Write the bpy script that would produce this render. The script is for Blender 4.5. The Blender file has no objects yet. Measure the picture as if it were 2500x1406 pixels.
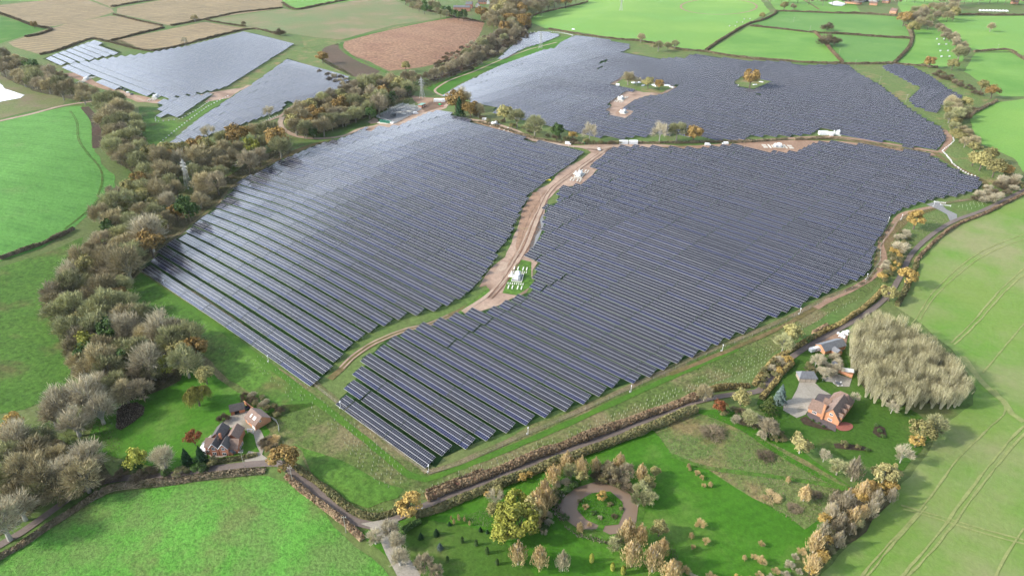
import bpy, math, random, bisect
import numpy as np
from mathutils import Vector, Matrix, noise
from mathutils.geometry import tessellate_polygon

RND = random.Random(7)
NR = np.random.default_rng(7)
SC = bpy.context.scene
COL = SC.collection

# ------------------------------------------------------------------ camera geometry
FPX, PITCH, AZ, CAMH = 1667.0, math.radians(30.04), math.radians(48.0), 222.0
FW = (-math.cos(AZ), math.sin(AZ)); RT = (math.sin(AZ), math.cos(AZ))

def flat(px, py, z=0.0):
    x = px - 1250; v = py - 703
    dn = v*math.cos(PITCH) + FPX*math.sin(PITCH); fw = FPX*math.cos(PITCH) - v*math.sin(PITCH)
    s = (CAMH - z)/dn
    return RT[0]*x*s + FW[0]*fw*s, RT[1]*x*s + FW[1]*fw*s, s

# ------------------------------------------------------------------ terrain
G = 20.0
XS = [-12000, -7000, -4500, -3400] + [-2800 + G*i for i in range(0, 176)] + [1100, 1800, 3500, 8000]
YS = [-6000, -2500, -1000] + [-400 + G*i for i in range(0, 161)] + [3200, 4200, 6500, 12000]
XA = np.array(XS, float); YA = np.array(YS, float)
def poly_dist(X, Y, pts):
    D = np.full(X.shape, 1e9)
    for (x0, y0), (x1, y1) in zip(pts, pts[1:]):
        dx, dy = x1-x0, y1-y0; L = dx*dx+dy*dy
        t = np.clip(((X-x0)*dx+(Y-y0)*dy)/L, 0, 1)
        D = np.minimum(D, np.hypot(X-x0-t*dx, Y-y0-t*dy))
    return D
CREEK = [flat(*p)[:2] for p in [(-300,1330),(0,1230),(90,1120),(190,900),(230,760),(330,590),(440,470),(560,410),(700,360),(820,300),(960,240),(1090,175),(1210,110),(1270,50),(1400,0)]]
CREEK2 = [flat(*p)[:2] for p in [(440,470),(330,350),(270,250),(60,170),(-200,90)]]
GX, GY = np.meshgrid(XA, YA, indexing='ij')
HZ = -10.0*np.exp(-(poly_dist(GX, GY, CREEK)/90.0)**2) - 4.0*np.exp(-(poly_dist(GX, GY, CREEK2)/55.0)**2)
HZ += 1.6*np.sin(GX/150.0+1.0)*np.cos(GY/190.0+.4) + .7*np.sin(GX/61.0+GY/83.0)
fade = np.clip((2600-np.abs(GX+900))/700, 0, 1)*np.clip((2600-np.abs(GY-1000))/700, 0, 1)
HZ *= fade
HL = HZ.tolist()

def gz(x, y):
    i = min(max(bisect.bisect_right(XS, x)-1, 0), len(XS)-2); j = min(max(bisect.bisect_right(YS, y)-1, 0), len(YS)-2)
    u = (x-XS[i])/(XS[i+1]-XS[i]); v = (y-YS[j])/(YS[j+1]-YS[j])
    a, b, c, d = HL[i][j], HL[i+1][j], HL[i+1][j+1], HL[i][j+1]
    if u > v: return a + u*(b-a) + v*(c-b)
    return a + v*(d-a) + u*(c-d)

def at(px, py, dz=0.0):
    z = dz
    for _ in range(8):
        x, y, s = flat(px, py, z)
        z = gz(x, y) + dz
    return x, y, s
def P(px, py): x, y, s = at(px, py); return (x, y)
def PP(pts): return [P(*p) for p in pts]
def Z2(k, pts):
    """points read off an enlargement: k = (x0, y0, factor)"""
    return [(k[0]+a/k[2], k[1]+b/k[2]) for a, b in pts]

# ------------------------------------------------------------------ materials
K = 0.62
def col(r, g, b, k=None):
    k = K if k is None else k
    f = lambda c: ((c/255.0)/12.92 if c/255.0 <= .04045 else ((c/255.0+.055)/1.055)**2.4)
    return (f(r)*k, f(g)*k, f(b)*k, 1)

class NT:
    def __init__(s, name):
        s.m = bpy.data.materials.new(name); s.m.use_nodes = True
        s.t = s.m.node_tree; s.b = s.t.nodes['Principled BSDF']; s.out = s.t.nodes['Material Output']
    def n(s, typ, **kw):
        nd = s.t.nodes.new(typ)
        for k, v in kw.items():
            if k.startswith('i_'):
                nd.inputs[k[2:].replace('_', ' ')].default_value = v
            else: setattr(nd, k, v)
        return nd
    def l(s, a, b): s.t.links.new(a, b)
    def math(s, op, a, b=None, c=None):
        nd = s.n('ShaderNodeMath', operation=op)
        for i, v in enumerate((a, b, c)):
            if v is None: continue
            if isinstance(v, (int, float)): nd.inputs[i].default_value = v
            else: s.l(v, nd.inputs[i])
        return nd.outputs[0]
    def mix(s, f, a, b, mode='MIX'):
        nd = s.n('ShaderNodeMix', data_type='RGBA', blend_type=mode)
        for i, v in ((0, f), (6, a), (7, b)):
            if isinstance(v, (int, float)): nd.inputs[i].default_value = v
            elif isinstance(v, tuple): nd.inputs[i].default_value = v
            else: s.l(v, nd.inputs[i])
        return nd.outputs[2]
    def noise(s, vec, scale, detail=3, rough=.55):
        nd = s.n('ShaderNodeTexNoise'); nd.inputs['Scale'].default_value = scale
        nd.inputs['Detail'].default_value = detail; nd.inputs['Roughness'].default_value = rough
        if vec is not None: s.l(vec, nd.inputs['Vector'])
        return nd.outputs[0]
    def ramp(s, v, lo, hi):
        nd = s.n('ShaderNodeMapRange'); s.l(v, nd.inputs[0])
        nd.inputs[1].default_value = lo; nd.inputs[2].default_value = hi
        return nd.outputs[0]

def ground_mat(name, c1, c2, big=.012, patch=None, stripes=None, speck=.35, sscale=.45, bump=.5, rough=.95, mid=None):
    N = NT(name); tc = N.n('ShaderNodeTexCoord').outputs['Object']
    c = N.mix(N.ramp(N.noise(tc, big, 5), .36, .64), c1, c2)
    if mid: c = N.mix(N.math('MULTIPLY', N.ramp(N.noise(tc, mid[1], 4, .7), .42, .62), mid[2]), c, mid[0])
    if patch:
        f = N.ramp(N.noise(tc, patch[1], 6, .62), patch[2], patch[2]+patch[3])
        c = N.mix(N.math('MULTIPLY', f, patch[4] if len(patch) > 4 else 1.0), c, patch[0])
    if stripes:
        for ang, per, st, sc in stripes:
            mp = N.n('ShaderNodeMapping'); mp.inputs['Rotation'].default_value = (0, 0, math.radians(ang)); N.l(tc, mp.inputs[0])
            sx = N.n('ShaderNodeSeparateXYZ'); N.l(mp.outputs[0], sx.inputs[0])
            w = N.math('ADD', N.math('MULTIPLY', sx.outputs[0], 2*math.pi/per), N.math('MULTIPLY', N.noise(tc, .02, 3), 7.0))
            sn = N.math('MULTIPLY_ADD', N.math('SINE', w), .5, .5)
            sn = N.math('POWER', sn, 2.0)
            nn = N.ramp(N.noise(tc, .06, 4, .7), .35, .62)
            c = N.mix(N.math('MULTIPLY', N.math('MULTIPLY', sn, nn), st), c, sc)
    sp = N.noise(tc, sscale, 4, .75)
    f = N.ramp(sp, .3, .7)
    br = N.math('MULTIPLY_ADD', f, speck*2, 1-speck)
    cc = N.n('ShaderNodeCombineXYZ')
    for i in range(3): N.l(br, cc.inputs[i])
    c = N.mix(1.0, c, cc.outputs[0], 'MULTIPLY')
    N.l(c, N.b.inputs['Base Color']); N.b.inputs['Roughness'].default_value = rough
    N.b.inputs['Specular IOR Level'].default_value = .15
    if bump:
        bp = N.n('ShaderNodeBump'); bp.inputs['Strength'].default_value = bump; bp.inputs['Distance'].default_value = .6
        N.l(sp, bp.inputs['Height']); N.l(bp.outputs[0], N.b.inputs['Normal'])
    return N.m

def plain(name, c, rough=.6, metal=0, var=.12, scale=.8, spec=.4):
    N = NT(name); tc = N.n('ShaderNodeTexCoord').outputs['Object']
    v = N.math('MULTIPLY_ADD', N.ramp(N.noise(tc, scale, 4, .6), .3, .7), var*2, 1-var)
    cc = N.n('ShaderNodeCombineXYZ')
    for i in range(3): N.l(v, cc.inputs[i])
    N.l(N.mix(1.0, c, cc.outputs[0], 'MULTIPLY'), N.b.inputs['Base Color'])
    N.b.inputs['Roughness'].default_value = rough; N.b.inputs['Metallic'].default_value = metal
    N.b.inputs['Specular IOR Level'].default_value = spec
    return N.m

def leaf_mat(name, c1, c2, c3=None, scale=.8, rnd=.3, trans=.0):
    """foliage: hue wanders between clumps and from plant to plant"""
    N = NT(name); tc = N.n('ShaderNodeTexCoord').outputs['Object']
    oi = N.n('ShaderNodeObjectInfo').outputs['Random']
    ad = N.n('ShaderNodeVectorMath', operation='ADD'); N.l(tc, ad.inputs[0])
    cx = N.n('ShaderNodeCombineXYZ'); N.l(N.math('MULTIPLY', oi, 57.0), cx.inputs[0]); N.l(cx.outputs[0], ad.inputs[1])
    c2 = tuple(q*.72 for q in c2[:3])+(1,)
    c = N.mix(N.ramp(N.noise(ad.outputs[0], scale, 5, .8), .38, .62), c1, c2)
    if c3: c = N.mix(N.ramp(N.noise(ad.outputs[0], scale*2.3, 3, .6), .56, .7), c, c3)
    v = N.math('MULTIPLY_ADD', oi, rnd*2, 1-rnd)
    cc = N.n('ShaderNodeCombineXYZ')
    for i in range(3): N.l(v, cc.inputs[i])
    N.l(N.mix(1.0, c, cc.outputs[0], 'MULTIPLY'), N.b.inputs['Base Color'])
    N.b.inputs['Roughness'].default_value = .85; N.b.inputs['Specular IOR Level'].default_value = .1
    return N.m

def solar_mat():
    N = NT('solar_glass')
    uv = N.n('ShaderNodeUVMap', uv_map='UVMap').outputs[0]
    sx = N.n('ShaderNodeSeparateXYZ'); N.l(uv, sx.inputs[0]); u, v = sx.outputs[0], sx.outputs[1]
    def line(c, per, half, off=0.0):
        d = N.math('PINGPONG', N.math('ADD', c, off), per/2)
        return N.math('LESS_THAN', d, half)
    frame = N.math('MAXIMUM', line(u, 1.0, .038), line(v, 1.0, .028))
    midl = line(v, 1.0, .014, .5)
    tint = N.n('ShaderNodeAttribute', attribute_name='tint').outputs['Fac']
    cell = N.mix(tint, (.010, .013, .021, 1), (.023, .024, .037, 1))
    low = N.math('MULTIPLY', N.math('LESS_THAN', v, 1.0), N.math('GREATER_THAN', tint, .5))
    cell = N.mix(N.math('MULTIPLY', low, .8), cell, (.010, .017, .065, 1))
    tc = N.n('ShaderNodeTexCoord').outputs['Object']
    cell = N.mix(N.math('MULTIPLY', N.ramp(N.noise(uv, .9, 3), .45, .75), .35), cell, (.045, .045, .06, 1))
    c = N.mix(N.math('MULTIPLY', midl, .45), cell, (.40, .40, .46, 1))
    c = N.mix(line(u, 1.0, .024), c, (.30, .31, .36, 1)); c = N.mix(line(v, 1.0, .028), c, (.68, .68, .69, 1))
    N.l(c, N.b.inputs['Base Color'])
    N.l(N.math('MULTIPLY_ADD', frame, .3, .16), N.b.inputs['Roughness'])
    N.b.inputs['IOR'].default_value = 1.5; N.b.inputs['Specular IOR Level'].default_value = .42
    return N.m

M = {}
M['ground'] = ground_mat('rough_grass', col(104,136,66), col(128,138,84), patch=(col(128,118,82), .02, .55, .15, .6), speck=.3)
M['crop'] = ground_mat('young_crop', col(120,182,84), col(108,168,74), speck=.22, sscale=.35, stripes=[(62, 6.0, .6, col(96,152,70)), (62, 23, .35, col(84,140,60))], patch=(col(138,164,98), .02, .6, .16, .5), bump=.8)
M['crop_near'] = ground_mat('leafy_crop', col(112,176,72), col(92,154,54), speck=.5, sscale=.75, mid=(col(124,150,84), .05, .7), patch=(col(128,132,82), .022, .54, .14, .8), bump=1.0)
M['pasture'] = ground_mat('pasture', col(134,182,82), col(114,168,72), speck=.12, patch=(col(146,192,96), .008, .5, .2, .8))
M['pasture_b'] = ground_mat('bright_pasture', col(150,194,90), col(126,180,80), big=.006, speck=.12, patch=(col(150,200,100), .006, .5, .2, .7))
M['pasture_d'] = ground_mat('deep_green_pasture', col(108,160,76), col(126,172,84), big=.008, speck=.14, patch=(col(140,180,100), .012, .58, .14, .7))
M['wild'] = ground_mat('tussocky_grass', col(108,148,60), col(86,128,46), speck=.5, sscale=.4, stripes=[(66, 9, .45, col(74,118,42))], patch=(col(126,116,76), .03, .52, .12, .7))
M['lawn'] = ground_mat('mown_lawn', col(76,132,32), col(90,144,42), big=.02, speck=.26, sscale=.6, patch=(col(122,148,74), .02, .52, .16, .75), stripes=[(30, 5.0, .35, col(62,116,30))])
M['lawn_d'] = ground_mat('shaded_lawn', col(74,116,36), col(92,126,50), big=.03, speck=.3, sscale=.6, patch=(col(128,132,82), .03, .6, .12, .7))  # darker copy of the lawn, its shade put into the greens
M['rank'] = ground_mat('rank_meadow', col(130,144,84), col(104,142,66), big=.03, speck=.45, sscale=.6, patch=(col(170,150,106), .03, .5, .12, .9), bump=1.0)
M['bramble'] = ground_mat('reddish_scrub_ground', col(104,78,66), col(88,84,62), big=.03, speck=.5, sscale=.4)
M['stubble'] = ground_mat('stubble', col(164,146,112), col(148,132,100), big=.01, speck=.16, sscale=.3, stripes=[(20, 22, .8, col(206,180,128)), (20, 7, .3, col(140,126,100))], patch=(col(190,168,124), .012, .6, .12, .6))
M['stubble_b'] = ground_mat('pale_stubble', col(170,150,116), col(152,134,104), big=.01, speck=.16, sscale=.3, stripes=[(20, 16, .8, col(208,182,130))])
M['stubble_g'] = ground_mat('greening_stubble', col(130,148,94), col(148,146,100), big=.012, speck=.16, patch=(col(180,148,122), .008, .5, .16, .8))
M['maize'] = ground_mat('pinkish_maize_stubble', col(166,126,100), col(184,146,114), big=.02, speck=.5, sscale=.22, patch=(col(150,110,92), .02, .55, .12, .5))
M['tilled'] = ground_mat('dark_bare_soil', col(104,92,72), col(118,98,80), speck=.25)
M['arable'] = ground_mat('thin_winter_wheat', col(122,168,68), col(142,170,84), big=.014, speck=.1, patch=(col(172,170,122), .012, .44, .2, .85), stripes=[(58, 22, .18, col(160,176,112)), (58, 4, .10, col(160,170,110))])
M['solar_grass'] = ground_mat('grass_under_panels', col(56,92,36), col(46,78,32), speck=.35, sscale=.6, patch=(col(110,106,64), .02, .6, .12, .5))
M['planting'] = ground_mat('planting_strip', col(122,132,74), col(98,122,58), speck=.55, sscale=.55, patch=(col(152,138,102), .03, .46, .14, .85), bump=1.0)
M['dirt'] = ground_mat('pale_dirt', col(210,182,160), col(186,156,136), big=.05, speck=.28, sscale=.4, patch=(col(150,126,106), .05, .52, .12, .8))
M['wood_floor'] = ground_mat('woodland_floor', col(106,98,72), col(88,96,60), big=.05, speck=.5, sscale=.4, patch=(col(112,96,72), .05, .5, .14, .8))
M['dirt_red'] = ground_mat('reddish_dirt', col(192,158,132), col(174,142,118), big=.05, speck=.25, patch=(col(150,140,96), .04, .6, .1, .6))
M['rut'] = ground_mat('worn_wheel_track', col(214,190,168), col(196,168,146), speck=.25, sscale=1.0, big=.08)
M['mudtrack'] = ground_mat('brown_grassy_track', col(142,122,86), col(118,112,66), big=.06, speck=.35, sscale=.5)
M['strip'] = ground_mat('dry_verge_grass', col(150,134,104), col(120,124,78), big=.08, speck=.55, sscale=.9)
M['brightgrass'] = ground_mat('wheel_lush_grass', col(96,138,46), col(84,128,44), big=.08, speck=.25, sscale=.9)
M['earth'] = ground_mat('damp_earth', col(150,116,96), col(134,104,88), speck=.3, sscale=1)
M['lane'] = ground_mat('lane_asphalt', col(150,136,128), col(134,122,114), big=.06, speck=.14, sscale=1.2, bump=.1)
M['soilline'] = ground_mat('tractor_tramline', col(176,182,116), col(162,174,106), big=.05, speck=.2)
M['gravel'] = ground_mat('gravel', col(204,196,180), col(186,178,164), big=.08, speck=.2, sscale=1.5, patch=(col(134,132,106), .09, .56, .1, .7))
M['paving'] = ground_mat('block_paving', col(132,122,122), col(120,112,112), speck=.15, sscale=2)
M['pink'] = ground_mat('pink_paving', col(196,124,108), col(180,112,98), speck=.18, sscale=1.6)
M['yard'] = ground_mat('grey_yard', col(168,168,168), col(150,150,150), speck=.2, sscale=1)
M['bank'] = ground_mat('bare_bank', col(140,138,92), col(124,142,76), speck=.25, patch=(col(152,134,108), .02, .5, .15, .8))
M['bed'] = ground_mat('flower_bed_soil', col(92,78,62), col(78,68,54), speck=.4, sscale=1)

N = NT('pond_water'); N.b.inputs['Base Color'].default_value = col(158,136,116); N.b.inputs['Roughness'].default_value = .12; M['pond'] = N.m
N = NT('lake_water'); N.b.inputs['Base Color'].default_value = col(236,234,238, .95); N.b.inputs['Roughness'].default_value = .25; M['lake'] = N.m
M['white'] = plain('white_paint', (.78,.78,.78,1), .45)
M['cream'] = plain('pale_concrete', (.70,.68,.60,1), .8)
M['offwhite'] = plain('weathered_white', (.62,.62,.60,1), .6, var=.18)
M['steel'] = plain('galvanised_steel', (.42,.43,.43,1), .5, .3)
M['pale_steel'] = plain('pale_steel_fence', (.58,.61,.63,1), .5, .1)
M['pylon'] = plain('pylon_steel', (.40,.41,.40,1), .5, .2)
M['darkgrey'] = plain('dark_grey_plate', (.09,.10,.11,1), .5)
M['black'] = plain('black_rubber_and_shade', (.02,.02,.02,1), .7)
M['glass'] = plain('dark_window_glass', (.04,.05,.06,1), .1, var=.05)
M['brick'] = plain('orange_red_brick', (.40,.165,.095,1), .85, var=.22, scale=1.4)
M['brick_o'] = plain('warm_orange_brick', (.50,.24,.13,1), .85, var=.18, scale=1.4)
M['tile'] = plain('brown_clay_tiles', (.20,.135,.105,1), .8, var=.25, scale=1.2)
M['tile_d'] = plain('dark_roof_tiles', (.085,.075,.072,1), .75, var=.25, scale=1.2)
M['slate'] = plain('grey_slate', (.16,.165,.175,1), .6, var=.2, scale=1.0)
M['render'] = plain('white_render', (.72,.70,.66,1), .8, var=.06)
M['timber'] = plain('weathered_timber', (.30,.25,.20,1), .85, var=.2)
M['timber_w'] = plain('pale_timber', (.50,.42,.33,1), .85, var=.2)
M['green_paint'] = plain('dark_green_paint', (.03,.16,.11,1), .5)
M['green_bright'] = plain('bright_green_plastic', (.05,.42,.16,1), .5)
M['verdigris'] = plain('pale_green_roof', (.22,.40,.32,1), .7)
M['yellow'] = plain('yellow_sheet', (.75,.62,.04,1), .6)
M['bluecar'] = plain('dark_blue_paint', (.02,.03,.07,1), .3)
M['red'] = plain('red_paint', (.45,.05,.03,1), .5)
M['wood_pole'] = plain('grey_timber_pole', (.36,.33,.28,1), .85)
M['solar'] = solar_mat()
M['bark'] = plain('brown_bark', (.13,.105,.08,1), .9, var=.25)
M['straw_bark'] = plain('straw_bark', (.58,.54,.38,1), .9, var=.2)
M['bark_mid'] = plain('grey_bark', (.27,.25,.20,1), .9, var=.2)
M['bark_pale'] = plain('pale_bark', (.40,.38,.33,1), .9, var=.2)
M['bark_birch'] = plain('white_birch_bark', (.55,.50,.46,1), .8, var=.2)
# foliage (albedos)
M['bare'] = leaf_mat('grey_brown_twigs', (.48,.41,.24,1), (.33,.29,.17,1), (.57,.50,.30,1))
M['bare_pale'] = leaf_mat('pale_beige_twigs', (.60,.53,.37,1), (.42,.38,.27,1), (.66,.60,.45,1), rnd=.12)
M['bare_pink'] = leaf_mat('pinkish_brown_twigs', (.45,.38,.25,1), (.31,.28,.19,1), (.52,.44,.29,1))
M['bare_olive'] = leaf_mat('olive_twigs', (.44,.43,.22,1), (.27,.29,.15,1), (.56,.52,.29,1))
M['upright'] = leaf_mat('straw_coloured_twigs', (.47,.43,.25,1), (.27,.26,.15,1), (.60,.55,.35,1), rnd=.34)
M['oak'] = leaf_mat('orange_brown_oak_leaves', (.40,.26,.085,1), (.28,.20,.08,1), (.46,.31,.11,1))
M['oak_g'] = leaf_mat('green_gold_oak_leaves', (.38,.34,.13,1), (.27,.26,.11,1), (.46,.39,.16,1))
M['yellow_leaf'] = leaf_mat('yellow_green_leaves', (.42,.42,.08,1), (.27,.30,.055,1), (.52,.48,.12,1))
M['gold'] = leaf_mat('golden_leaves', (.52,.36,.11,1), (.40,.28,.09,1), (.58,.43,.15,1), rnd=.15)
M['cream_leaf'] = leaf_mat('cream_yellow_leaves', (.50,.44,.19,1), (.36,.33,.13,1), (.56,.50,.26,1), rnd=.1)
M['peach'] = leaf_mat('peach_birch_leaves', (.64,.49,.25,1), (.50,.37,.18,1), (.72,.57,.33,1), rnd=.15)
M['rust'] = leaf_mat('rust_red_leaves', (.30,.11,.045,1), (.22,.085,.04,1), rnd=.1)
M['willow'] = leaf_mat('willow_leaves', (.27,.26,.06,1), (.17,.17,.05,1), (.33,.30,.08,1), rnd=.1)
M['green'] = leaf_mat('mid_green_leaves', (.10,.17,.05,1), (.07,.13,.04,1), (.15,.20,.06,1))
M['fir'] = leaf_mat('dark_fir_needles', (.03,.075,.03,1), (.02,.05,.022,1), (.05,.09,.035,1))
M['cedar'] = leaf_mat('yellow_green_cedar', (.13,.17,.045,1), (.07,.11,.035,1), (.19,.21,.06,1))
M['spruce'] = leaf_mat('blue_grey_spruce', (.16,.21,.19,1), (.09,.13,.12,1))
M['hedge'] = leaf_mat('brown_hedge_twigs', (.23,.18,.12,1), (.14,.13,.07,1), (.30,.23,.15,1), scale=.25)
M['hedge_g'] = leaf_mat('olive_hedge_leaves', (.22,.20,.09,1), (.13,.14,.06,1), (.32,.25,.12,1), scale=.2)
M['hedge_y'] = leaf_mat('golden_hedge_leaves', (.31,.25,.10,1), (.20,.165,.07,1), (.38,.29,.13,1), scale=.2)
M['hedge_r'] = leaf_mat('russet_hedge_leaves', (.34,.25,.15,1), (.22,.16,.10,1), (.28,.15,.10,1), scale=.2)
M['under'] = leaf_mat('brown_undergrowth', (.16,.15,.08,1), (.10,.12,.05,1), (.24,.19,.12,1), scale=.15)
M['redscrub'] = leaf_mat('reddish_scrub', (.20,.135,.105,1), (.14,.11,.075,1), (.24,.17,.13,1), scale=.12)
M['reeds'] = leaf_mat('grey_brown_reeds', (.24,.20,.16,1), (.16,.12,.09,1), (.32,.27,.22,1), scale=.3)
M['heather'] = leaf_mat('dark_brown_heather', (.38,.31,.22,1), (.25,.21,.15,1), (.45,.38,.28,1), scale=.5)
M['guard'] = plain('pale_tree_guard', (.36,.41,.26,1), .6, var=.1)
M['tuft'] = leaf_mat('dry_grass_tufts', (.34,.29,.18,1), (.24,.22,.12,1), scale=.2)

# ------------------------------------------------------------------ object helpers
def link(o, parent=None):
    COL.objects.link(o)
    if parent is not None: o.parent = parent
    return o
def tag(o, label, cat=None, group=None, kind=None):
    if label: o['label'] = label
    if cat: o['category'] = cat
    if group: o['group'] = group
    if kind: o['kind'] = kind
    return o
def empty(name, loc, rz=0, label=None, cat=None, group=None):
    o = bpy.data.objects.new(name, None); link(o); o.location = loc; o.rotation_euler = (0, 0, rz)
    return tag(o, label, cat, group)
def mesh_obj(name, V, F, mat, parent=None, smooth=False):
    me = bpy.data.meshes.new(name); me.from_pydata(V, [], F); me.update()
    if isinstance(mat, str): mat = M[mat]
    if mat: me.materials.append(mat)
    if smooth: me.polygons.foreach_set('use_smooth', [True]*len(me.polygons))
    return link(bpy.data.objects.new(name, me), parent)
def quads_mesh(name, Q, mat):
    """Q: (n,4,3) array of card corners"""
    Q = np.asarray(Q, dtype=np.float32); n = len(Q)
    me = bpy.data.meshes.new(name)
    me.vertices.add(n*4); me.vertices.foreach_set('co', Q.reshape(-1))
    me.loops.add(n*4); me.loops.foreach_set('vertex_index', np.arange(n*4, dtype=np.int32))
    me.polygons.add(n); me.polygons.foreach_set('loop_start', np.arange(0, n*4, 4, dtype=np.int32))
    me.update(calc_edges=True); me.validate()
    me.materials.append(M[mat] if isinstance(mat, str) else mat)
    return me
class MB:
    """collects boxes, prisms and tubes; build() links them as one mesh"""
    def __init__(s): s.V = []; s.F = []
    def poly(s, vs, fs):
        k = len(s.V); s.V += [tuple(v) for v in vs]; s.F += [tuple(i+k for i in f) for f in fs]; return s
    def box(s, x0, x1, y0, y1, z0, z1):
        return s.poly([(x0,y0,z0),(x1,y0,z0),(x1,y1,z0),(x0,y1,z0),(x0,y0,z1),(x1,y0,z1),(x1,y1,z1),(x0,y1,z1)],
                      [(0,3,2,1),(4,5,6,7),(0,1,5,4),(1,2,6,5),(2,3,7,6),(3,0,4,7)])
    def rbox(s, x0, x1, y0, y1, z0, z1, b):
        """box with chamfered top edges"""
        return s.poly([(x0,y0,z0),(x1,y0,z0),(x1,y1,z0),(x0,y1,z0),(x0,y0,z1-b),(x1,y0,z1-b),(x1,y1,z1-b),(x0,y1,z1-b),
                       (x0+b,y0+b,z1),(x1-b,y0+b,z1),(x1-b,y1-b,z1),(x0+b,y1-b,z1)],
                      [(0,3,2,1),(8,9,10,11),(0,1,5,4),(1,2,6,5),(2,3,7,6),(3,0,4,7),(4,5,9,8),(5,6,10,9),(6,7,11,10),(7,4,8,11)])
    def tube(s, a, b, r0, r1=None, n=6):
        r1 = r0 if r1 is None else r1
        a = Vector(a); b = Vector(b); d = (b-a)
        if d.length < 1e-6: return s
        q = d.to_track_quat('Z', 'Y'); vs = []
        for c, r in ((a, r0), (b, r1)):
            for i in range(n):
                t = 2*math.pi*i/n; vs.append(c + q @ Vector((r*math.cos(t), r*math.sin(t), 0)))
        fs = [(i, (i+1) % n, n+(i+1) % n, n+i) for i in range(n)] + [tuple(range(n-1, -1, -1)), tuple(range(n, 2*n))]
        return s.poly(vs, fs)
    def cyl(s, x, y, z0, z1, r, n=10): return s.tube((x, y, z0), (x, y, z1), r, r, n)
    def build(s, name, mat, parent=None, smooth=False): return mesh_obj(name, s.V, s.F, mat, parent, smooth)

# ------------------------------------------------------------------ ground sheets
def smooth_poly(pts, closed, step=6.0, jit=0.0, seed=0):
    """subdivide a world-space outline and shake it a little"""
    out = []; n = len(pts); rr = random.Random(seed)
    rng = range(n) if closed else range(n-1)
    for i in rng:
        a = Vector(pts[i]); b = Vector(pts[(i+1) % n]); L = (b-a).length
        k = max(1, int(L/step)); k = min(k, 60)
        nrm = Vector((-(b-a).y, (b-a).x)); nrm = nrm/max(L, 1e-6)
        for j in range(k):
            p = a.lerp(b, j/k)
            if jit: p = p + nrm*(noise.noise(Vector((p.x*.05, p.y*.05, seed*3.1)))*jit*1.5 + noise.noise(Vector((p.x*.2, p.y*.2, seed)))*jit*.8)
            out.append((p.x, p.y))
    if not closed: out.append(tuple(pts[-1]))
    return out
def catmull(pts, step=5.0):
    P_ = [Vector(p) for p in pts]
    if len(P_) < 3:
        return smooth_poly(pts, False, step)
    out = []
    for i in range(len(P_)-1):
        p0 = P_[max(i-1, 0)]; p1 = P_[i]; p2 = P_[i+1]; p3 = P_[min(i+2, len(P_)-1)]
        k = max(1, int((p2-p1).length/step))
        for j in range(k):
            t = j/k
            q = .5*((2*p1) + (-p0+p2)*t + (2*p0-5*p1+4*p2-p3)*t*t + (-p0+3*p1-3*p2+p3)*t*t*t)
            out.append((q.x, q.y))
    out.append((P_[-1].x, P_[-1].y)); return out
def clip_tri(poly, tri):
    for i in range(3):
        ax, ay = tri[i]; bx, by = tri[(i+1) % 3]; out = []
        if not poly: return poly
        prev = poly[-1]; dp = (bx-ax)*(prev[1]-ay)-(by-ay)*(prev[0]-ax)
        for cur in poly:
            dc = (bx-ax)*(cur[1]-ay)-(by-ay)*(cur[0]-ax)
            if (dc >= 0) != (dp >= 0):
                t = dp/(dp-dc); out.append((prev[0]+t*(cur[0]-prev[0]), prev[1]+t*(cur[1]-prev[1])))
            if dc >= 0: out.append(cur)
            prev, dp = cur, dc
        poly = out
    return poly
def sheet(name, pts, mat, layer, jit=1.2, label=None, kind='structure', world=False, step=6.0, cat=None):
    """a patch of ground lying on the terrain, layer*4cm above the sheet below"""
    W = pts if world else PP(pts)
    W = smooth_poly(W, True, step, jit, seed=len(bpy.data.objects))
    tris = tessellate_polygon([[Vector((x, y, 0)) for x, y in W]])
    V = []; F = []; idx = {}; off = .05*layer
    def vid(x, y):
        k = (round(x*50), round(y*50))
        if k not in idx: idx[k] = len(V); V.append((x, y, gz(x, y)+off))
        return idx[k]
    for t in tris:
        a, b, c = (W[i] for i in t)
        ar = (b[0]-a[0])*(c[1]-a[1])-(b[1]-a[1])*(c[0]-a[0])
        if abs(ar) < 1e-4: continue
        if ar < 0: b, c = c, b
        tri = (a, b, c)
        i0 = max(0, bisect.bisect_right(XS, min(a[0],b[0],c[0]))-1); i1 = min(len(XS)-2, bisect.bisect_right(XS, max(a[0],b[0],c[0]))-1)
        j0 = max(0, bisect.bisect_right(YS, min(a[1],b[1],c[1]))-1); j1 = min(len(YS)-2, bisect.bisect_right(YS, max(a[1],b[1],c[1]))-1)
        for i in range(i0, i1+1):
            for j in range(j0, j1+1):
                x0, x1, y0, y1 = XS[i], XS[i+1], YS[j], YS[j+1]
                for ct in (((x0,y0),(x1,y0),(x1,y1)), ((x0,y0),(x1,y1),(x0,y1))):
                    q = clip_tri(list(ct), tri)
                    if len(q) >= 3:
                        f = []
                        for p in q:
                            k = vid(*p)
                            if not f or (f[-1] != k and f[0] != k): f.append(k)
                        if len(f) >= 3: F.append(tuple(f))
    o = mesh_obj(name, V, F, mat, smooth=True)
    o['kind'] = kind
    if label: o['label'] = label
    if cat: o['category'] = cat
    return o
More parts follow.
